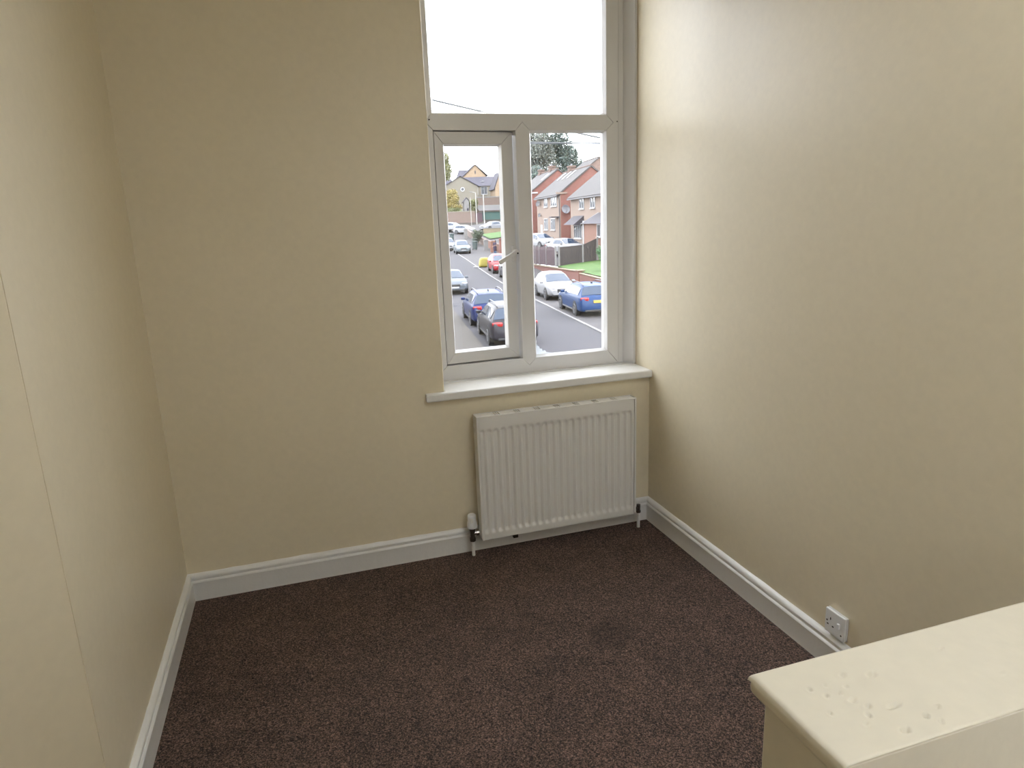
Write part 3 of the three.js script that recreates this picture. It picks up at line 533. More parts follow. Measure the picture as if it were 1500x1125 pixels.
function gabledHouse(name, label, o) {
  // s0 near gable, s1 far gable, t front, depth, yg ground, ye eave, yr ridge; local x to the right of the street, local z towards the viewer
  const { s0, s1, t, d, yg, ye, yr } = o, L = s1 - s0, he = ye - yg, hr = yr - yg;
  const h = tag(group(name, S((s0 + s1) / 2, t, yg), -AL), label, 'house', o.group);
  const m = o.wall ?? M.brick, rm = o.roof ?? M.tileGrey;
  mesh('wall', prism([[0, -1.2], [d, -1.2], [d, he], [d / 2, hr - 0.12], [0, he]], L).translate(0, 0, -L / 2), m, h);
  if (o.front) mesh('front_wall', box(-0.07, 0.02, -1.2, he - 0.02, -L / 2 + 0.02, L / 2 - 0.02), o.front, h);
  const sl = Math.atan2(hr - he, d / 2), ov = 0.35, len = (d / 2 + ov) / Math.cos(sl);
  for (const side of [1, -1]) {
    const g = box(0, len, -0.06, 0.08, -L / 2 - 0.12, L / 2 + 0.12); g.rotateZ(sl * 1); g.translate(-d / 2 - ov, he - ov * Math.tan(sl), 0);
    if (side < 0) { g.rotateY(Math.PI); }
    g.translate(d / 2, 0, 0);
    const slab = mesh('roof_slope', slopeUv(g, sl), rm, h);
    slab.name = 'roof';
  }
  mesh('ridge', box(d / 2 - 0.12, d / 2 + 0.12, hr + 0.02, hr + 0.16, -L / 2 - 0.1, L / 2 + 0.1, 0.05), o.ridge ?? M.chimney, h);
  mesh('gutter', [box(-ov - 0.12, -ov, he - ov * Math.tan(sl) - 0.12, he - ov * Math.tan(sl), -L / 2, L / 2), box(-ov - 0.02, 0, he - 0.24, he - 0.2, -L / 2, L / 2)], M.gutter, h);
  mesh('downpipe', [rod([-0.14, -0.4, L / 2 - 0.15], [-0.14, he - 0.3, L / 2 - 0.15], 0.05)], M.gutter, h);
  for (const [z, w] of o.chimneys ?? []) { const c = mesh('chimney', [box(d / 2 - 0.35, d / 2 + 0.35, hr - 0.5, hr + 0.55, z - w / 2, z + w / 2, 0.02), box(d / 2 - 0.42, d / 2 + 0.42, hr + 0.42, hr + 0.62, z - w / 2 - 0.07, z + w / 2 + 0.07, 0.02)], M.chimney, h); mesh('chimney_pot', rod([d / 2, hr + 0.6, z], [d / 2, hr + 0.85, z], 0.12, 0.1), M.dish, c); }
  for (const [z, y, w, hh, n] of o.windows ?? []) houseWindow(h, -0.09, y, z, w, hh, n, 'left', o.pane);
  return h;
}
function slopeUv(g) { const p = g.attributes.position, uv = g.attributes.uv; for (let i = 0; i < p.count; i++) uv.setXY(i, p.getZ(i), Math.hypot(p.getX(i), p.getY(i))); return g; }
function satDish(parent, x, y, z, r, turn, m = M.dish) {
  const pts = []; for (let k = 0; k <= 8; k++) { const a = k / 8; pts.push(new THREE.Vector2(Math.max(0.001, r * a), r * 0.3 * a * a)); }
  for (let k = 8; k >= 0; k--) { const a = k / 8; pts.push(new THREE.Vector2(Math.max(0.001, r * a), r * 0.3 * a * a - 0.03)); }
  const d = group('satellite_dish', [x, y, z], turn, parent);
  mesh('reflector', new THREE.LatheGeometry(pts, 24).rotateX(Math.PI / 2 - 0.25), m, d);
  mesh('arm', [rod([0, -r * 0.9, 0.05], [0, -r * 0.3, r * 0.9], 0.02), box(-0.04, 0.04, -r * 0.32, -r * 0.2, r * 0.86, r, 0.01), rod([0, 0, 0], [0, -0.1, -0.3], 0.025)], M.gutter, d);
  return d;
}
const terraceGroup = 'brick gabled houses along the right side of the street';
{
  const o = { s0: 46.5, s1: 63.5, t: 17, d: 6.66, yg: -1.62, ye: 3.62, yr: 6.15, front: M.dash, group: terraceGroup };
  const zOf = (s) => (o.s0 + o.s1) / 2 - s;
  o.windows = [[zOf(59.5), 3.95, 1.5, 1.1, 2], [zOf(56.05), 3.95, 1.4, 1.15, 2], [zOf(60.9), 1.25, 2.6, 1.25, 4]];
  const h = gabledHouse('house', 'pale rendered house with a brick porch at the right edge of the window', o);
  // bay roof and lean-to porch with white corner
  const zb = zOf(60.7);
  mesh('bay_roof', prism([[-1.1, 2.55], [0, 2.55], [0, 3.4]], 3.6).translate(0, 0, zb - 1.8), M.tileDark, h);
  mesh('porch_wall', box(-1.5, 0, -0.5, 2.72, zOf(54.0), zOf(47.5)), M.brickPale, h);
  mesh('porch_roof', prism([[-1.75, 2.66], [0.0, 2.66], [0, 3.52], [-0.15, 3.52]], 7.2).translate(0, 0, zOf(54.3)), M.tileDark, h);
  mesh('corner_board', [box(-1.56, -1.36, -0.3, 2.9, zOf(54.25), zOf(54.0)), prism([[-1.75, 2.62], [-1.5, 2.62], [-0.1, 3.4], [-0.1, 3.56]], 0.08).translate(0, 0, zOf(54.42))], M.white, h);
  houseWindow(h, -1.53, 1.62, zOf(49.75), 1.0, 1.0, 1, 'left', M.paneDark);
}
{
  const o = { s0: 67.6, s1: 78.7, t: 17, d: 6.66, yg: -1.05, ye: 4.18, yr: 6.72, front: M.dash, group: terraceGroup, chimneys: [[-2.2, 0.9]] };
  const zOf = (s) => (o.s0 + o.s1) / 2 - s;
  o.windows = [[zOf(74), 3.9, 1.6, 0.95, 2], [zOf(70.2), 3.9, 2.6, 1.1, 3], [zOf(74.1), 1.4, 1.8, 1.25, 3], [zOf(70.8), 1.4, 1.9, 1.25, 3]];
  const h = gabledHouse('house', 'red brick gabled house with a round grey satellite dish on its gable', o);
  satDish(h, 0.45, 3.5, 5.7, 0.46, 0.15);
  satDish(h, -0.35, 4.35, zOf(76.7), 0.32, -1.0, M.gutter); satDish(h, -0.3, 3.05, zOf(76.4), 0.22, -1.0, M.gutter);
  mesh('door', box(-0.1, 0.0, -0.1, 1.95, zOf(76.9), zOf(75.9), 0.01), M.white, h);
  mesh('door_canopy', box(-0.9, 0, 2.7, 2.82, zOf(69.4), zOf(68.2)), M.tileDark, h);
  mesh('verge_cap', box(-0.5, 0.7, 5.08, 5.24, 5.56, 5.68), M.dash, h);
  mesh('side_door', box(1.1, 1.9, -0.2, 1.5, 5.5, 5.62), M.fenceRed, h);
  for (const [s, u] of [[76.6, 0.62], [74.3, 0.6], [72.3, 0.6]]) { const q = mesh('skylight', box(-0.28, 0.28, 0.06, 0.13, -0.5, 0.5, 0.02), M.white, h); const sl = Math.atan2(2.54, 3.33); q.rotation.z = sl; const x = 2.55; q.position.set(x, 5.23 + x * Math.tan(sl) + 0.05, zOf(s)); q.scale.set(2.4, 1, 0.42); }
}
{
  const o = { s0: 81.63, s1: 92.6, t: 17, d: 6.66, yg: -0.3, ye: 4.98, yr: 7.46, front: M.dash, group: terraceGroup, chimneys: [[2.3, 0.9], [-3.6, 0.9]] };
  const zOf = (s) => (o.s0 + o.s1) / 2 - s;
  o.windows = [[zOf(88), 4.0, 1.5, 1.0, 2], [zOf(84), 4.0, 1.5, 1.0, 2], [zOf(87), 1.3, 1.9, 1.25, 3]];
  const h = gabledHouse('house', 'red brick gabled house farthest up the street, partly behind the window mullion', o);
  mesh('verge_cap', box(-0.5, 0.7, 4.95, 5.12, 5.5, 5.62), M.white, h);
  const q = mesh('skylight', box(-0.28, 0.28, 0.06, 0.13, -0.5, 0.5, 0.02), M.white, h), sl = Math.atan2(2.48, 3.33); q.rotation.z = sl; q.position.set(2.2, 5.28 + 2.2 * Math.tan(sl), 3.6); q.scale.set(2, 1, 0.8);
}
// the terrace along the left side of the street, out of view: it shades the low sky there from the right wall of the room
for (const [s0, s1, label] of [[7, 19, 'left terrace house nearest the window, outside the view'], [20.5, 32.5, 'left terrace house second from the window, outside the view'], [34, 46, 'left terrace house third from the window, outside the view']]) gabledHouse('house', label, { s0, s1, t: -13.4, d: 7.4, yg: -3, ye: 1.7, yr: 4.2, wall: M.stone, group: 'terrace on the left of the street' });
// pale gabled house behind the terrace
gabledHouse('house', 'pale stone gable of a house rising behind the near tiled roof', { s0: 100, s1: 108, t: 29.2, d: 4.6, yg: 1.0, ye: 8.6, yr: 10.3, wall: M.gablePale });

// houses across the end of the street
{
  const far = 'stone houses on the rise at the end of the street';
  const h = tag(group('house', S(168, 17.6, 5.2), -AL), 'stone house with a low gable and a small round window at the street end', 'house', far);
  mesh('gable_wall', prism([[-4.4, -2], [4.0, -2], [4.0, 4.7], [-0.1, 7.0], [-4.4, 4.6]], 6).translate(0, 0, -3), M.stone, h);
  for (const s of [-1, 1]) { const sl = Math.atan2(2.35, 4.2), g = box(0, 4.95, 0, 0.16, -3.2, 3.3); g.rotateZ(-sl * s); if (s < 0) g.rotateY(0); const q = mesh('roof', g, M.tilePurple, h); if (s < 0) q.geometry.applyMatrix4(new THREE.Matrix4().makeTranslation(0, 0, 0)); q.position.set(-0.1, 7.02, 0); if (s < 0) { q.geometry.dispose(); q.geometry = box(-4.95, 0, 0, 0.16, -3.2, 3.3).rotateZ(sl); } }
  const rw = mesh('window', new THREE.TorusGeometry(0.42, 0.12, 10, 24).translate(0.35, 4.0, 3.02), M.white, h); mesh('pane', new THREE.CylinderGeometry(0.4, 0.4, 0.05, 24).rotateX(Math.PI / 2).translate(0.35, 4.0, 3.0), M.paneDark, rw);
  const h2 = tag(group('house', S(184, 22.7, 6.4), -AL), 'large house with an orange gable above a long purple slate roof', 'house', far);
  mesh('gable_wall', prism([[-4.2, 0], [3.2, 0], [3.2, 6.8], [0.5, 9.5], [-2.2, 7.0], [-4.2, 6.4]], 7).translate(0, 0, -3), M.stoneWarm, h2);
  mesh('roof', [box(-4.4, 0, 0, 0.2, -3, 4.3).rotateZ(0.72).translate(0.5, 9.5, 0), box(0, 4.3, 0, 0.2, -3, 4.3).rotateZ(-0.72).translate(0.5, 9.5, 0)], M.tilePurple, h2);
  mesh('gable_emblem', box(0.35, 0.65, 7.3, 8.1, 4.0, 4.06), M.tileDark, h2);
  mesh('low_roof', quads([[[-1.8, 3.9, 9.6], [5.4, 4.0, 9.6], [5.0, 6.5, 5.2], [-2.6, 6.4, 5.2]], [[-4.6, 6.2, 3.9], [-1.6, 6.3, 3.9], [-0.6, 8.6, 0.5], [-3.4, 8.6, 0.5]]]), M.tilePurple, h2);
  mesh('front_wall', box(-1.2, 5.3, -3, 4.1, 5.0, 9.2), M.stone, h2);
  for (const [x, w, n] of [[-0.4, 1.4, 2], [1.9, 1.6, 2], [4.6, 1.0, 2]]) houseWindow(h2, x, 1.9, 9.25, w, 1.9, n, 'front', M.pane);
  mesh('skylight', [box(1.5, 2.2, 5.15, 5.25, 7.3, 7.8)], M.white, h2);
  const h3 = tag(group('house', S(166, 26.9, 5.2), -AL), 'narrow cream gable end right of the slate roofed house at the street end', 'house', far);
  mesh('gable_wall', prism([[-1.5, -2], [1.0, -2], [1.0, 3.9], [-0.1, 7.6], [-1.5, 4.0]], 8).translate(0, 0, -4), M.stoneWarm, h3);
  mesh('roof', [box(0, 4.6, 0, 0.2, -4, 4.2).rotateZ(-1.0).translate(-0.1, 7.6, 0), box(-4.3, 0, 0, 0.2, -4, 4.0).rotateZ(1.19).translate(-0.1, 7.6, -0.1)], M.tilePurple, h3);
  mesh('side_wall', box(1.0, 2.4, -2, 3.8, -4, 3.6), M.brickBrown, h3);
  const h4 = tag(group('house', S(186, 12.2, 6.0), -AL), 'distant house with a purple tiled roof at the far left behind the gable', 'house', far);
  mesh('wall', box(-3.6, 5.0, -1, 4.6, -3, 3), M.stone, h4);
  mesh('roof', prism([[-3.4, 4.5], [3.4, 4.5], [0, 6.9]], 9.2).rotateY(Math.PI / 2).translate(-3.9, 0, 0), M.tilePurple, h4);
  mesh('chimney', box(1.2, 2.0, 5.8, 7.6, -0.4, 0.4), M.brickPale, h4);
}
// retaining wall, garage and brick wall at the street end
{
  const f = S(130, 13.3, 0.9);
  const w = tag(group('retaining_wall', f, -AL), 'brown stone retaining wall behind the far white cars', 'retaining wall');
  mesh('wall_body', box(-9, 2.8, -1.2, 2.55, -0.3, 0.3), M.brickBrown, w); mesh('coping', box(-9, 2.85, 2.55, 2.7, -0.36, 0.36, 0.02), M.stone, w);
  mesh('dark_section', box(2.8, 4.2, -1.2, 2.3, -0.32, 0.25), M.fenceRed, w);
  const g = tag(group('garage', S(131, 19.3, 1.2), -AL), 'long teal garage with a grey roof at the end of the street', 'garage');
  mesh('wall', box(-2.3, 4.2, -1.0, 2.2, -5, -0.08), M.brickBrown, g); mesh('door', box(-2.2, 2.3, -0.6, 2.15, -0.1, 0.02), M.teal, g); mesh('door', box(2.4, 4.1, -0.6, 2.15, -0.1, 0.02), M.teal, g);
  for (let k = 0; k < 5; k++) mesh('door_rib', box(-2.0 + k * 0.9, -1.94 + k * 0.9, -0.6, 2.15, 0.02, 0.05), M.teal, g);
  mesh('roof', prism([[-0.5, 2.25], [4.5, 3.4], [4.5, 3.52], [-0.5, 2.4]], 6.6).rotateY(Math.PI / 2).translate(-2.3, 0, 0), M.tileGrey, g);
  const b = tag(group('brick_wall', S(141, 20.5, 2.2), -AL), 'brown brick wall above and behind the grey garage roof', 'brick wall');
  mesh('wall_body', box(-2.4, 6, -1.5, 4.1, -0.3, 0.3), M.brickBrown, b); mesh('coping', box(-2.45, 6, 4.1, 4.35, -0.36, 0.36, 0.02), M.concrete, b);
  for (let k = 0; k < 6; k++) mesh('pier', box(-2.2 + k * 1.2, -1.8 + k * 1.2, -1.5, 2.6, 0.3, 0.5), M.brickPale, b);
  const sh = tag(group('shed', S(133, 14.8, 3.1), -AL), 'small pale shed with a dark roof beside the yellow shrub', 'shed');
  mesh('wall', prism([[-0.45, -2], [0.55, -2], [0.55, 2.4], [0.1, 3.0], [-0.45, 2.4]], 1.6).translate(0, 0, -1), M.concrete, sh); mesh('roof', [box(-1.2, 0, 0, 0.1, -1.1, 0.7).rotateZ(0.9).translate(0.1, 3.05, 0), box(0, 0.8, 0, 0.1, -1.1, 0.7).rotateZ(-0.9).translate(0.1, 3.05, 0)], M.tileDark, sh);
  mesh('window', box(0.1, 0.4, 0.6, 1.1, 0.58, 0.64), M.paneDark, sh);
}
for (const [s, t, y0, y1, r, label, arm] of [[128, 15.1, 0.6, 5.95, 0.055, 'pale thin street pole, leftmost of three at the street end', 0], [124, 15.6, 0.2, 6.7, 0.075, 'pale lamp post with a small lamp, middle one of three at the street end', 1], [126, 17.3, 0.3, 6.3, 0.09, 'cream wooden pole, rightmost of three before the teal garage', 0]]) {
  const p = tag(group('street_pole', S(s, t, y0), -AL), label, 'pole');
  mesh('shaft', rod([0, -0.4, 0], [0, y1 - y0, 0], r * 1.15, r), M.pole, p);
  if (arm) { mesh('arm', rod([0, y1 - y0, 0], [-0.7, y1 - y0 + 0.15, 0], 0.04), M.pole, p); mesh('lamp_head', box(-1.1, -0.6, y1 - y0 + 0.08, y1 - y0 + 0.24, -0.12, 0.12, 0.04), M.concrete, p); }
  else mesh('cap', new THREE.SphereGeometry(r * 1.2, 12, 8).translate(0, y1 - y0, 0), M.pole, p);
}

/* ---------- cars ---------- */
// stations from tail to nose: [x, half width, y bottom, y belt, y roof, half width of roof]
const BODY = {
  estate: [[-2.30, .66, .40, .58, .60, .56], [-2.26, .80, .30, .84, .87, .70], [-2.16, .87, .25, .93, .97, .76], [-1.80, .90, .23, .95, 1.40, .61], [-1.5, .90, .23, .95, 1.46, .60], [-0.6, .90, .22, .93, 1.47, .62], [0.25, .90, .22, .91, 1.43, .60], [1.02, .90, .22, .90, .97, .74], [1.6, .88, .23, .85, .90, .68], [2.05, .82, .27, .73, .77, .60], [2.24, .68, .33, .58, .61, .5]],
  hatch: [[-2.02, .64, .42, .60, .62, .52], [-1.98, .78, .30, .84, .88, .66], [-1.88, .84, .25, .93, .99, .72], [-1.55, .87, .23, .95, 1.38, .58], [-1.2, .87, .23, .94, 1.46, .57], [-0.5, .87, .22, .92, 1.49, .58], [0.2, .87, .22, .91, 1.42, .57], [1.0, .87, .22, .91, .98, .70], [1.5, .85, .24, .85, .91, .64], [1.85, .79, .28, .72, .76, .56], [2.02, .64, .34, .56, .60, .46]],
  saloon: [[-2.30, .68, .42, .62, .66, .56], [-2.24, .82, .30, .90, .95, .72], [-1.75, .88, .24, .95, 1.02, .74], [-1.62, .89, .24, .95, 1.05, .72], [-0.95, .90, .23, .94, 1.40, .59], [-0.5, .90, .22, .93, 1.44, .60], [0.25, .90, .22, .91, 1.40, .58], [1.08, .90, .22, .90, .96, .74], [1.65, .88, .23, .84, .89, .68], [2.08, .82, .27, .70, .74, .6], [2.26, .68, .33, .56, .6, .5]],
};
const carPaint = {};
function paint(r, g, b) { const k = [r, g, b].join(); return carPaint[k] ??= phys(lin(r, g, b), 0.45, { clearcoat: 0.14, clearcoatRoughness: 0.12, specularIntensity: 0.25 }); }
function makeCar(type, color, opt = {}) {
  const st = BODY[type], c = new THREE.Group(), pm = paint(...color);
  const ring = ([x, w, yb, yl, yt, wt]) => { const cab = yt - yl > 0.2, h = []; h.push([0, yb], [w * 0.86, yb], [w * 0.985, yb + 0.09], [w, (yb + yl) * 0.52], [w * 0.985, yl - 0.05], [w * 0.95, yl], [cab ? wt + 0.05 : wt + 0.04, yt - (cab ? 0.09 : 0.012)], [wt * 0.9, yt - 0.02], [wt * 0.45, yt], [0, yt + 0.008]); return h.map(([z, y]) => [x, y, z]); };
  const rings = st.map(ring), K2 = rings[0].length, pos = [], idx = [];
  for (const R of rings) { for (const p of R) pos.push(...p); for (const p of [...R].reverse()) pos.push(p[0], p[1], -p[2]); }
  const N = K2 * 2;
  for (let i = 0; i < rings.length - 1; i++) for (let k = 0; k < N; k++) { const a = i * N + k, b = i * N + (k + 1) % N; idx.push(a, b, a + N, b, b + N, a + N); }
  const cap = (i, flip) => { for (let k = 1; k < N - 1; k++) flip ? idx.push(i * N, i * N + k + 1, i * N + k) : idx.push(i * N, i * N + k, i * N + k + 1); };
  cap(0, true); cap(rings.length - 1, false);
  let g = new THREE.BufferGeometry(); g.setAttribute('position', new THREE.Float32BufferAttribute(pos, 3)); g.setIndex(idx);
  g = mergeVertices(g, 1e-5);
  mesh('body', toCreasedNormals(g, 0.65), pm, c);
  const at = (i, f, k, kf, out) => { const A = rings[i], B = rings[i + 1] ?? A, L = (p, q, u) => p.map((v, n) => v + (q[n] - v) * u); const p = L(L(A[k], B[k], f), L(A[k + 1], B[k + 1], f), kf); return [p[0] + (out[0] ?? 0), p[1] + (out[1] ?? 0), p[2] + (out[2] ?? 0)]; };
  const n = (f) => st.findIndex(f);
  const iR = type === 'saloon' ? 3 : 2, iF = 6;                    // rear glass from iR to iR+1, windscreen from iF to iF+1
  const patch = (i, f0, f1, k0, k1, out, mirror) => { const N2 = 6, q = []; for (const s of mirror ? [1, -1] : [1]) for (let a = 0; a < N2; a++) { const u0 = f0 + (f1 - f0) * a / N2, u1 = f0 + (f1 - f0) * (a + 1) / N2; const P = (u, k, kf) => { const p = at(i, u, k, kf, out); return [p[0], p[1], s * p[2]]; }; for (let k = Math.floor(k0); k < k1; k++) { const ka = Math.max(k0 - k, 0), kb = Math.min(k1 - k, 1); const r = [P(u0, k, ka), P(u1, k, ka), P(u1, k, kb), P(u0, k, kb)]; q.push(s > 0 ? r.reverse() : r); } } return quads(q); };
  mesh('windscreen', patch(iF, 0.06, 0.93, 6.1, 9, [0.012, 0.012], true), M.carGlass, c);
  mesh('rear_window', patch(iR, 0.12, 0.95, 6.1, 9, [-0.012, 0.010], true), M.carGlass, c);
  for (const s of [1, -1]) {
    const sides = [];
    for (let i = iR + 1; i < iF; i++) { const u = patch(i, i === iR + 1 ? 0.25 : 0.03, i === iF - 1 ? 0.98 : 0.97, 5.12, 5.92, [0, 0.004, 0.022], true); sides.push(u); }
    { const u = patch(iF, 0.02, 0.62, 5.15, 5.9, [0, 0.004, 0.022], true); sides.push(u); }
    const geo = join(sides), p = geo.attributes.position, keep = [];
    for (let t = 0; t < p.count; t += 3) if (p.getZ(t) * s > 0) for (let k = 0; k < 3; k++) keep.push(p.getX(t + k), p.getY(t + k), p.getZ(t + k));
    const sg = new THREE.BufferGeometry(); sg.setAttribute('position', new THREE.Float32BufferAttribute(keep, 3)); sg.computeVertexNormals();
    mesh('side_window', sg, M.carGlass, c);
    mesh('mirror', new RoundedBoxGeometry(0.12, 0.13, 0.2, 2, 0.04).translate(0.72, 0.98, s * 0.95), pm, c);
    if (type === 'estate') mesh('roof_rail', tube([[-1.7, 1.44, s * 0.57], [-1.4, 1.51, s * 0.57], [0, 1.51, s * 0.58], [0.25, 1.43, s * 0.57]], 0.022), M.alloy, c);
    mesh('sill_trim', box(-0.95, 0.95, 0.235, 0.30, s * 0.86, s * (st[5][1] - 0.002), 0.01), opt.trim ?? M.black, c);
  }
  // wheels, in dark arches
  const wx = type === 'hatch' ? [-1.24, 1.22] : [-1.34, 1.34], hw = st[5][1];
  for (const x of wx) for (const s of [1, -1]) {
    mesh('wheel_arch', new THREE.CylinderGeometry(0.375, 0.375, 0.2, 28, 1, false).rotateX(Math.PI / 2).translate(x, 0.34, s * (hw - 0.092)), M.black, c);
    const wh = mesh('wheel', new THREE.TorusGeometry(0.245, 0.085, 12, 28).scale(1, 1, 1.15).translate(x, 0.33, s * (hw - 0.08)), M.rubber, c);
    const spokes = [new THREE.CylinderGeometry(0.065, 0.065, 0.05, 16).rotateX(Math.PI / 2)];
    for (let k = 0; k < 5; k++) spokes.push(box(-0.03, 0.03, 0.03, 0.225, -0.015, 0.02, 0.01).rotateZ(k * 2 * Math.PI / 5));
    spokes.push(new THREE.TorusGeometry(0.215, 0.022, 8, 28));
    mesh('rim', join(spokes).translate(x, 0.33, s * (hw + 0.012)), opt.rim ?? M.alloy, wh);
  }
  const X0 = st[0][0], X1 = st[st.length - 1][0];
  // lamps, plates, bumpers, grille
  for (const s of [1, -1]) {
    mesh('tail_light', new RoundedBoxGeometry(0.30, type === 'hatch' ? 0.26 : 0.17, 0.40, 3, 0.06).rotateY(s * 0.30).translate(X0 + 0.18, type === 'saloon' ? 0.80 : 0.84, s * (st[1][1] - 0.17)), M.tail, c);
    mesh('headlight', new RoundedBoxGeometry(0.36, 0.14, 0.38, 3, 0.06).rotateZ(0.25).rotateY(-s * 0.5).translate(X1 - 0.26, 0.66, s * (st[9][1] - 0.22)), M.head, c);
  }
  mesh('number_plate', box(X0 - 0.03, X0 + 0.06, type === 'estate' ? 0.66 : 0.62, type === 'estate' ? 0.78 : 0.74, -0.26, 0.26, 0.005), M.plateYellow, c);
  mesh('number_plate', box(X1 - 0.05, X1 + 0.03, 0.40, 0.51, -0.26, 0.26, 0.005), M.plateWhite, c);
  mesh('rear_bumper', [new RoundedBoxGeometry(0.26, 0.24, st[1][1] * 2 - 0.1, 3, 0.08).translate(X0 + 0.14, 0.46, 0)], pm, c);
  mesh('lower_bumper', [box(X0 + 0.0, X0 + 0.2, 0.25, 0.35, -0.66, 0.66, 0.03), box(X1 - 0.24, X1 - 0.01, 0.25, 0.35, -0.64, 0.64, 0.03)], M.black, c);
  mesh('grille', box(X1 - 0.2, X1 + 0.012, 0.46, 0.66, -0.34, 0.34, 0.03), M.black, c);
  if (type !== 'saloon') mesh('wiper', box(st[2][0] + 0.02, st[2][0] + 0.06, st[2][4] + 0.03, st[2][4] + 0.05, -0.1, 0.3, 0.005).rotateZ(0), M.black, c);
  if (opt.antenna) mesh('antenna', box(-1.25, -1.05, 1.46, 1.54, -0.02, 0.02, 0.01), M.black, c);
  if (opt.badge) { mesh('door_sign', new THREE.CylinderGeometry(0.17, 0.17, 0.012, 24).rotateX(Math.PI / 2).scale(0.9, 1.15, 1).translate(0.25, 0.68, st[5][1] - 0.0), M.white, c).name = 'door_sign'; }
  return c;
}
function parkCar(label, type, color, s, t, away, opt = {}) {
  const c = makeCar(type, color, opt); c.name = numbered('car'); scene.add(c);
  const y = opt.y ?? roadY(s) + 0.02, slope = opt.y !== undefined ? 0 : Math.atan2(roadY(s + 1.3) - roadY(s - 1.3), 2.6);
  c.position.set(...S(s, t, y));
  // the car's nose is +x; turn it along the street
  c.rotation.order = 'YZX'; c.rotation.y = -AL + Math.PI / 2 + (away ? 0 : Math.PI) + (opt.turn ?? 0); c.rotation.z = away ? slope : -slope;
  return tag(c, label, 'car', opt.group);
}
parkCar('dark grey estate car nearest the window, seen from behind at the lower left', 'estate', [0.020, 0.019, 0.024], 23.3, 3.2, true, { rim: M.alloy });
parkCar('blue estate car with red tail lights and yellow plate parked on the left', 'estate', [0.010, 0.019, 0.072], 28.45, 3.15, true, { antenna: true });
parkCar('silver blue saloon car facing the viewer on the left behind the blue estate', 'saloon', [0.07, 0.08, 0.095], 42.85, 2.95, false);
parkCar('pale car just showing behind the silver blue saloon on the left', 'hatch', [0.12, 0.125, 0.13], 48.9, 2.75, false);
parkCar('blue estate car with a white door sign on the right pavement', 'estate', [0.012, 0.034, 0.098], 29.35, 8.27, true, { antenna: true, badge: true, trim: M.alloy });
parkCar('white hatchback facing the viewer behind the right blue car', 'hatch', [0.20, 0.20, 0.207], 36.15, 8.42, false);
parkCar('dark car half hidden by the casement rail before the red car', 'hatch', [0.02, 0.019, 0.026], 49.9, 8.45, false);
parkCar('red hatchback parked on the right pavement beside the yellow sack', 'hatch', [0.17, 0.010, 0.014], 55.7, 8.4, false);
parkCar('pale silver blue car facing the viewer far up the street', 'hatch', [0.105, 0.12, 0.13], 79.3, 7.72, false);
parkCar('white car partly hidden at the left of the far silver car', 'hatch', [0.17, 0.175, 0.18], 85.5, 6.6, false);
parkCar('white car at the junction, the right one of the far pair', 'hatch', [0.20, 0.20, 0.207], 112, 12.0, false, { turn: 0.75, y: -0.35 });
parkCar('white car at the junction, the left one of the far pair', 'hatch', [0.20, 0.20, 0.207], 116, 10.4, false, { turn: 0.85, y: 0.15 });
parkCar('white car far right at the junction below the teal garage', 'saloon', [0.17, 0.175, 0.185], 108, 16.0, false, { turn: -1.0, y: 0.1 });
parkCar('white car on the drive behind the fence, rounded roof to the right', 'saloon', [0.20, 0.20, 0.207], 57.2, 14.7, false, { turn: 0.3, y: -1.62 });
parkCar('white car on the drive behind the fence at the mullion', 'hatch', [0.20, 0.20, 0.207], 65.5, 14.3, false, { turn: 0.3, y: -1.3 });

/* ---------- bins, sack, pillars, person ---------- */
function wheelieBin(label, s, t, m) {
  const b = tag(group('wheelie_bin', S(s, t, roadY(s) + 0.02), -AL + 0.15), label, 'bin');
  mesh('tub', new THREE.CylinderGeometry(0.41, 0.33, 0.92, 4, 1).rotateY(Math.PI / 4).translate(0, 0.55, 0), m, b);
  mesh('lid', [box(-0.32, 0.32, 1.0, 1.08, -0.34, 0.36, 0.03)], m, b);
  for (const x of [-0.22, 0.22]) mesh('wheel', new THREE.CylinderGeometry(0.1, 0.1, 0.06, 18).rotateZ(Math.PI / 2).translate(x, 0.1, -0.26), M.rubber, b);
  return b;
}
wheelieBin('grey green wheelie bin, left one of two by the far gate pillar', 89.6, 10.6, M.bin);
wheelieBin('blue grey wheelie bin, right one of two by the far gate pillar', 83.2, 9.8, M.binBlue);
wheelieBin('dark bin standing before the far white cars at the left', 100.5, 8.6, M.binBlue);
{
  const y = tag(group('yellow_sack', S(60.35, 7.62, roadY(60.35) + 0.02), -AL), 'bulky yellow sack standing on the pavement edge left of the red car', 'sack');
  const g = new THREE.SphereGeometry(0.5, 32, 24), p = g.attributes.position;
  for (let i = 0; i < p.count; i++) { let x = p.getX(i), yy = p.getY(i), z = p.getZ(i); const f = (v) => Math.sign(v) * Math.pow(Math.abs(v) / 0.5, 0.45) * 0.5; x = f(x); yy = f(yy); z = f(z); const n = 1 + 0.10 * (fbm(x + 2, yy + z + 2, 6, 6, 3, 401) - 0.5); const up = (yy + 0.5); p.setXYZ(i, x * n * (1.02 - 0.22 * up) + 0.08 * up, up * 0.88, z * n * 0.9); }
  g.computeVertexNormals(); mesh('sack_body', g, M.yellow, y);
  mesh('flap', box(-0.95, -0.4, 0.01, 0.09, -0.12, 0.12, 0.03), M.white, y);
}
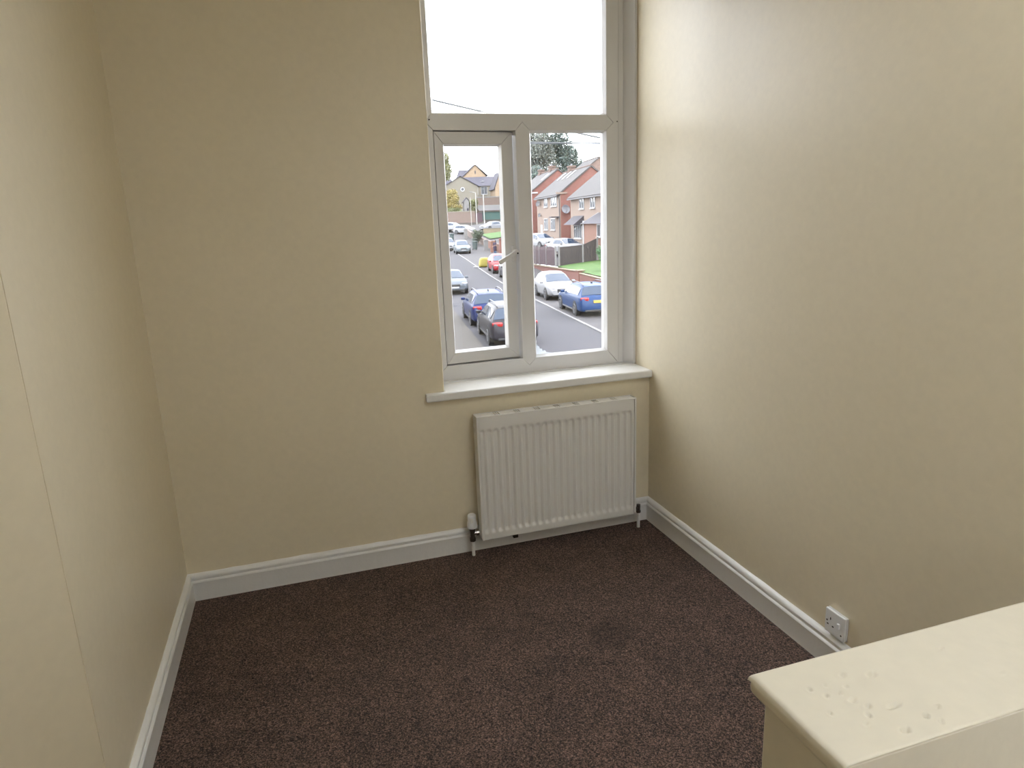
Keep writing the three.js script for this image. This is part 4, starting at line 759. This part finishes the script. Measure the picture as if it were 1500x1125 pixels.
for (const [label, s, t, w, h, m, y] of [['red brick gate pillar beside the person on the right pavement', 71.9, 11.3, 0.46, 1.86, M.brick], ['pale pillar between the wheelie bins and the brick wall', 81.8, 11.0, 0.5, 1.28, M.concrete], ['reddish brick pillar left of the person', 78.0, 11.2, 0.42, 1.3, M.brickPale], ['pale gatepost before the far white cars', 103, 11.0, 0.5, 1.5, M.concrete]]) {
  const p = tag(group('gate_pillar', S(s, Math.min(t, 11.5), roadY(s)), -AL), label, 'pillar');
  mesh('shaft', box(-w / 2, w / 2, -0.2, h - 0.08, -w / 2, w / 2, 0.01), m, p); mesh('cap', prism([[-w / 2 - 0.05, h - 0.08], [w / 2 + 0.05, h - 0.08], [w / 2 + 0.02, h], [0, h + 0.06], [-w / 2 - 0.02, h]], w + 0.1).translate(0, 0, -w / 2 - 0.05), m, p);
}
{
  const o = 64, w = tag(group('garden_wall', S(o, 11.9, roadY(o)), -AL), 'long low brown brick garden wall up the far right pavement behind the person', 'garden wall');
  const z = (q) => -(q - o), y = (q) => roadY(q) - roadY(o);
  for (let q = 63.9; q < 116; q += 5) {
    const e = Math.min(q + 5, 117), g = prism([[-z(q), y(q) - 0.3], [-z(e), y(e) - 0.3], [-z(e), y(e) + 0.9], [-z(q), y(q) + 0.9]], 0.24).rotateY(Math.PI / 2);
    mesh('wall_body', metric(g), q < 85 ? M.brickPale : M.brickBrown, w);
    mesh('coping', metric(prism([[-z(q), y(q) + 0.9], [-z(e), y(e) + 0.9], [-z(e), y(e) + 0.96], [-z(q), y(q) + 0.96]], 0.32).rotateY(Math.PI / 2).translate(-0.04, 0, 0)), M.brickBrown, w);
  }
  const w2 = tag(group('garden_wall', S(100.5, 14.6, roadY(100.5)), -AL), 'cream garden wall below the far right white car', 'garden wall');
  mesh('wall_body', box(-1.2, 2.6, -0.6, 1.62, -0.15, 0.15), M.coping, w2); mesh('coping', box(-1.25, 2.65, 1.62, 1.7, -0.2, 0.2, 0.02), M.concrete, w2);
}
// a body as one surface: tapered capsules joined by a smooth minimum, meshed by marching cubes
function blend(bones, lo, hi, res, k) {
  const mc = new MarchingCubes(res, M.skin, false, false, 60000), half = Math.max(hi[0] - lo[0], hi[1] - lo[1], hi[2] - lo[2]) / 2, cx = (lo[0] + hi[0]) / 2, cy = (lo[1] + hi[1]) / 2, cz = (lo[2] + hi[2]) / 2;
  mc.isolation = 0;
  const sd = (x, y, z) => { let d = 9; for (const [a, b, ra, rb] of bones) { const bx = b[0] - a[0], by = b[1] - a[1], bz = b[2] - a[2], px = x - a[0], py = y - a[1], pz = z - a[2], q = Math.max(0, Math.min(1, (px * bx + py * by + pz * bz) / (bx * bx + by * by + bz * bz + 1e-9))); const e = Math.hypot(px - bx * q, py - by * q, pz - bz * q) - (ra + (rb - ra) * q); const h = Math.max(k - Math.abs(d - e), 0) / k; d = Math.min(d, e) - h * h * k / 4; } return d; };
  for (let z = 0; z < res; z++) for (let y = 0; y < res; y++) for (let x = 0; x < res; x++) mc.field[x + y * res + z * res * res] = -sd(cx + (x / res * 2 - 1) * half, cy + (y / res * 2 - 1) * half, cz + (z / res * 2 - 1) * half);
  mc.update();
  const g = new THREE.BufferGeometry(), n = mc.count ?? mc.geometry.drawRange.count;
  const P = new Float32Array(mc.positionArray.slice(0, n * 3)), Nn = new Float32Array(mc.normalArray.slice(0, n * 3));
  for (let i = 0; i < n; i++) { P[i * 3] = cx + P[i * 3] * half; P[i * 3 + 1] = cy + P[i * 3 + 1] * half; P[i * 3 + 2] = cz + P[i * 3 + 2] * half; }
  g.setAttribute('position', new THREE.BufferAttribute(P, 3)); g.setAttribute('normal', new THREE.BufferAttribute(Nn, 3));
  return g;
}
{
  const p = tag(group('person', S(72.9, 10.72, roadY(72.9) + 0.02), -AL - 0.9), 'person with long dark hair in a dark purple coat beside the red brick pillar', 'person');
  const bones = [[[0, 1.50, 0.0], [0, 1.58, 0.03], 0.085, 0.088], [[0, 1.38, 0], [0, 1.47, 0.01], 0.05, 0.05],          // head, neck
    [[-0.13, 1.33, 0], [0.13, 1.33, 0], 0.075, 0.075], [[0, 1.28, 0], [0, 1.02, 0], 0.12, 0.105], [[-0.07, 0.90, 0], [0.07, 0.90, 0], 0.11, 0.11],
    [[-0.09, 0.86, 0], [-0.095, 0.48, 0.02], 0.08, 0.055], [[-0.095, 0.48, 0.02], [-0.095, 0.09, -0.02], 0.053, 0.038], [[-0.095, 0.05, -0.03], [-0.10, 0.035, 0.12], 0.04, 0.032],
    [[0.09, 0.86, 0], [0.10, 0.48, 0.03], 0.08, 0.055], [[0.10, 0.48, 0.03], [0.10, 0.09, -0.01], 0.053, 0.038], [[0.10, 0.05, -0.02], [0.11, 0.035, 0.13], 0.04, 0.032],
    [[-0.17, 1.33, 0], [-0.23, 1.08, 0.04], 0.05, 0.04], [[-0.23, 1.08, 0.04], [-0.20, 0.92, 0.22], 0.038, 0.028], [[-0.20, 0.92, 0.22], [-0.19, 0.91, 0.31], 0.028, 0.02],
    [[0.17, 1.33, 0], [0.24, 1.12, 0.12], 0.05, 0.04], [[0.24, 1.12, 0.12], [0.20, 1.06, 0.38], 0.038, 0.027], [[0.20, 1.06, 0.38], [0.19, 1.05, 0.47], 0.028, 0.018]];
  mesh('body', blend(bones, [-0.45, -0.02, -0.4], [0.45, 1.72, 0.6], 96, 0.05), M.skin, p);
  mesh('coat', blend([[[-0.13, 1.33, 0], [0.13, 1.33, 0], 0.092, 0.092], [[0, 1.28, 0], [0, 1.0, 0], 0.145, 0.13], [[-0.08, 0.92, 0], [0.08, 0.92, 0], 0.135, 0.135], [[0, 0.9, 0], [0, 0.62, 0], 0.19, 0.2], [[-0.17, 1.33, 0], [-0.225, 1.10, 0.035], 0.068, 0.06], [[0.17, 1.33, 0], [0.232, 1.15, 0.11], 0.068, 0.06]], [-0.45, 0.3, -0.4], [0.45, 1.5, 0.5], 64, 0.06), M.cloth, p);
  mesh('trousers', blend([[[-0.09, 0.80, 0], [-0.095, 0.48, 0.02], 0.095, 0.07], [[-0.095, 0.48, 0.02], [-0.095, 0.12, -0.02], 0.068, 0.058], [[0.09, 0.80, 0], [0.10, 0.48, 0.03], 0.095, 0.07], [[0.10, 0.48, 0.03], [0.10, 0.12, -0.01], 0.068, 0.058]], [-0.3, 0, -0.3], [0.3, 0.95, 0.3], 56, 0.03), M.jeans, p);
  mesh('hair', blend([[[0, 1.60, -0.02], [0, 1.56, -0.05], 0.098, 0.10], [[0, 1.52, -0.07], [0, 1.22, -0.13], 0.085, 0.07]], [-0.2, 1.1, -0.3], [0.2, 1.75, 0.15], 48, 0.04), M.hair, p);
  mesh('face', [new THREE.SphereGeometry(0.012, 10, 8).translate(-0.034, 1.565, 0.112), new THREE.SphereGeometry(0.012, 10, 8).translate(0.034, 1.565, 0.112), box(-0.025, 0.025, 1.488, 1.497, 0.085, 0.108, 0.003)], M.hair, p);
  mesh('nose', new THREE.ConeGeometry(0.016, 0.045, 10).rotateX(-0.3).translate(0, 1.535, 0.118), M.skin, p);
  for (const s of [-1, 1]) mesh('shoe', new RoundedBoxGeometry(0.1, 0.08, 0.26, 3, 0.035).translate(s * 0.10, 0.04, 0.05), M.black, p);
}

/* ---------- trees and bushes ---------- */
const leafGeo = (() => { const g = new THREE.BufferGeometry(); g.setAttribute('position', new THREE.Float32BufferAttribute([0, 0, 0, 0.32, 0.5, 0.08, 0, 1, 0, 0, 0, 0, 0, 1, 0, -0.32, 0.5, 0.08], 3)); g.computeVertexNormals(); return g; })();
function foliage(parent, blobs, n, size, m, dark = 0.6) {
  const im = new THREE.InstancedMesh(leafGeo, m, n), q = new THREE.Quaternion(), e = new THREE.Euler(), M4 = new THREE.Matrix4(), col = new THREE.Color();
  const vol = blobs.map((b) => b[3] * b[4] * b[5]), sum = vol.reduce((a, b) => a + b, 0);
  for (let i = 0; i < n; i++) {
    let r = rnd() * sum, k = 0; while (r > vol[k] && k < blobs.length - 1) r -= vol[k++];
    const [x, y, z, a, b, c] = blobs[k]; let dx, dy, dz, l;
    do { dx = rr(-1, 1); dy = rr(-1, 1); dz = rr(-1, 1); l = Math.hypot(dx, dy, dz); } while (l > 1 || l < 0.05);
    const f = Math.pow(l, 0.35) / l; e.set(rr(-3, 3), rr(-3, 3), rr(-3, 3)); q.setFromEuler(e);
    const s = size * rr(0.6, 1.3); M4.compose(V(x + dx * f * a, y + dy * f * b, z + dz * f * c), q, V(s, s, s)); im.setMatrixAt(i, M4);
    const v = rr(dark, 1.25); col.setRGB(v * rr(0.9, 1.1), v, v * rr(0.85, 1.1)); im.setColorAt(i, col);
  }
  im.name = 'foliage'; im.userData.kind = 'stuff'; im.castShadow = im.receiveShadow = true; parent.add(im);
  return im;
}
function tree(name, label, grp, s, t, y, h, blobs, n, size, m, trunk = 0.35) {
  const tr = tag(group(name, S(s, t, y), -AL), label, name.includes('shrub') || name.includes('bush') ? 'bush' : 'tree', grp);
  mesh('trunk', [rod([0, -0.6, 0], [0.1, h * 0.55, 0], trunk, trunk * 0.6), ...blobs.slice(0, 6).map(([x, yy, z]) => rod([0.05, h * 0.4, 0], [x * 0.8, yy, z * 0.8], trunk * 0.4, trunk * 0.12))], M.bark, tr);
  foliage(tr, blobs, n, size, m);
  return tr;
}
const ball = (n, w, h0, h1, r) => Array.from({ length: n }, () => { const a = rr(0, 6.28), q = Math.sqrt(rnd()) * w, u = rnd(); return [Math.cos(a) * q, h0 + (h1 - h0) * u, Math.sin(a) * q * 0.8, r * rr(0.7, 1.15), r * rr(0.7, 1.1), r * rr(0.7, 1.1)]; });
const darkTrees = 'tall dark trees behind the brick houses';
const lt1 = leafMat(0.084, 0.110, 0.098), lt2 = leafMat(0.133, 0.145, 0.128);
tree('tree', 'tall grey green tree behind the houses, leftmost beside the mullion', darkTrees, 132, 29.2, 3.0, 13, ball(26, 2.6, 5, 14.6, 1.5), 15000, 0.42, lt2);
tree('tree', 'broad dark tree behind the houses, in the middle', darkTrees, 134, 34.6, 3.0, 13, ball(34, 3.2, 4, 14.4, 1.7), 20000, 0.42, lt1);
tree('tree', 'lower dark tree behind the houses, sloping down at the right', darkTrees, 136, 38.2, 3.0, 8, ball(20, 2.2, 3, 8.6, 1.4), 9000, 0.42, lt1);
tree('tree', 'dark low tree filling in below the leftmost tall tree', darkTrees, 126, 27.0, 2.0, 8, ball(16, 2.4, 3, 8, 1.5), 8000, 0.42, lt1);
tree('tree', 'yellowish green tree at the far left above the stone house', null, 150, 11.6, 4.0, 10, ball(18, 1.7, 7.0, 11.4, 1.25), 12000, 0.36, leafMat(0.164, 0.168, 0.078));
tree('autumn_shrub', 'yellow autumn shrub before the stone gable at the street end', null, 134, 12.3, 3.2, 3.6, ball(16, 1.5, 0.6, 4.0, 0.8), 6000, 0.28, leafMat(0.271, 0.221, 0.082), 0.12);
tree('green_shrub', 'green shrubs beside the poles at the street end', null, 134, 16.2, 2.9, 2.6, ball(14, 0.7, 0.3, 2.4, 0.6), 4500, 0.26, leafMat(0.156, 0.164, 0.082), 0.1);
tree('green_shrub', 'low green hedge at the foot of the yellow shrub', null, 132, 12.2, 3.0, 1.2, ball(14, 1.6, 0.0, 0.9, 0.6), 4000, 0.26, leafMat(0.139, 0.156, 0.074), 0.08);
tree('garden_bush', 'green garden bush on the lawn at the right window edge', null, 41.5, 13.45, -1.9, 1.2, ball(14, 0.5, 0.2, 1.35, 0.36), 6000, 0.10, leafMat(0.07, 0.15, 0.07), 0.05);
tree('green_shrub', 'grey green shrub above the wheelie bins', null, 92, 11.4, -1.4, 1.4, ball(8, 0.5, 0.6, 1.7, 0.45), 2600, 0.16, leafMat(0.082, 0.098, 0.070), 0.06);

/* ---------- overhead cables ---------- */
function cable(label, s, ta, ya, tb, yb, r) {
  const pts = []; for (let i = 0; i <= 10; i++) { const u = i / 10; pts.push(S(s, ta + (tb - ta) * u, ya + (yb - ya) * u - 0.25 * (1 - (2 * u - 1) ** 2) + 0.25 * (1 - (2 * 0.55 - 1) ** 2))); }
  tag(mesh('overhead_cable', tube(pts, r, 40, 6), M.wire), label, 'cable');
}
cable('overhead cable sloping down across the upper pane to the right', 18, -4.5, 5.98, 16, 1.7, 0.026);
cable('overhead cable crossing the tops of both lower panes, upper one', 18.6, -4.5, 4.095, 16, 3.48, 0.019);
cable('overhead cable crossing the tops of both lower panes, lower one', 19.25, -4.5, 3.918, 16, 3.83, 0.019);
for (const [label, t] of [['wooden telegraph pole out of view at the left that carries the cables', -4.5], ['wooden telegraph pole out of view at the right that carries the cables', 16]]) {
  const p = tag(group('telegraph_pole', S(18.9, t, -3), -AL), label, 'pole'); mesh('shaft', rod([0, -0.5, 0], [0, 11, 0], 0.16, 0.11), M.bark, p); mesh('cross_arm', box(-0.6, 0.6, 6.5, 6.6, -0.3, 0.3), M.bark, p);
}

renderer.render(scene, camera);
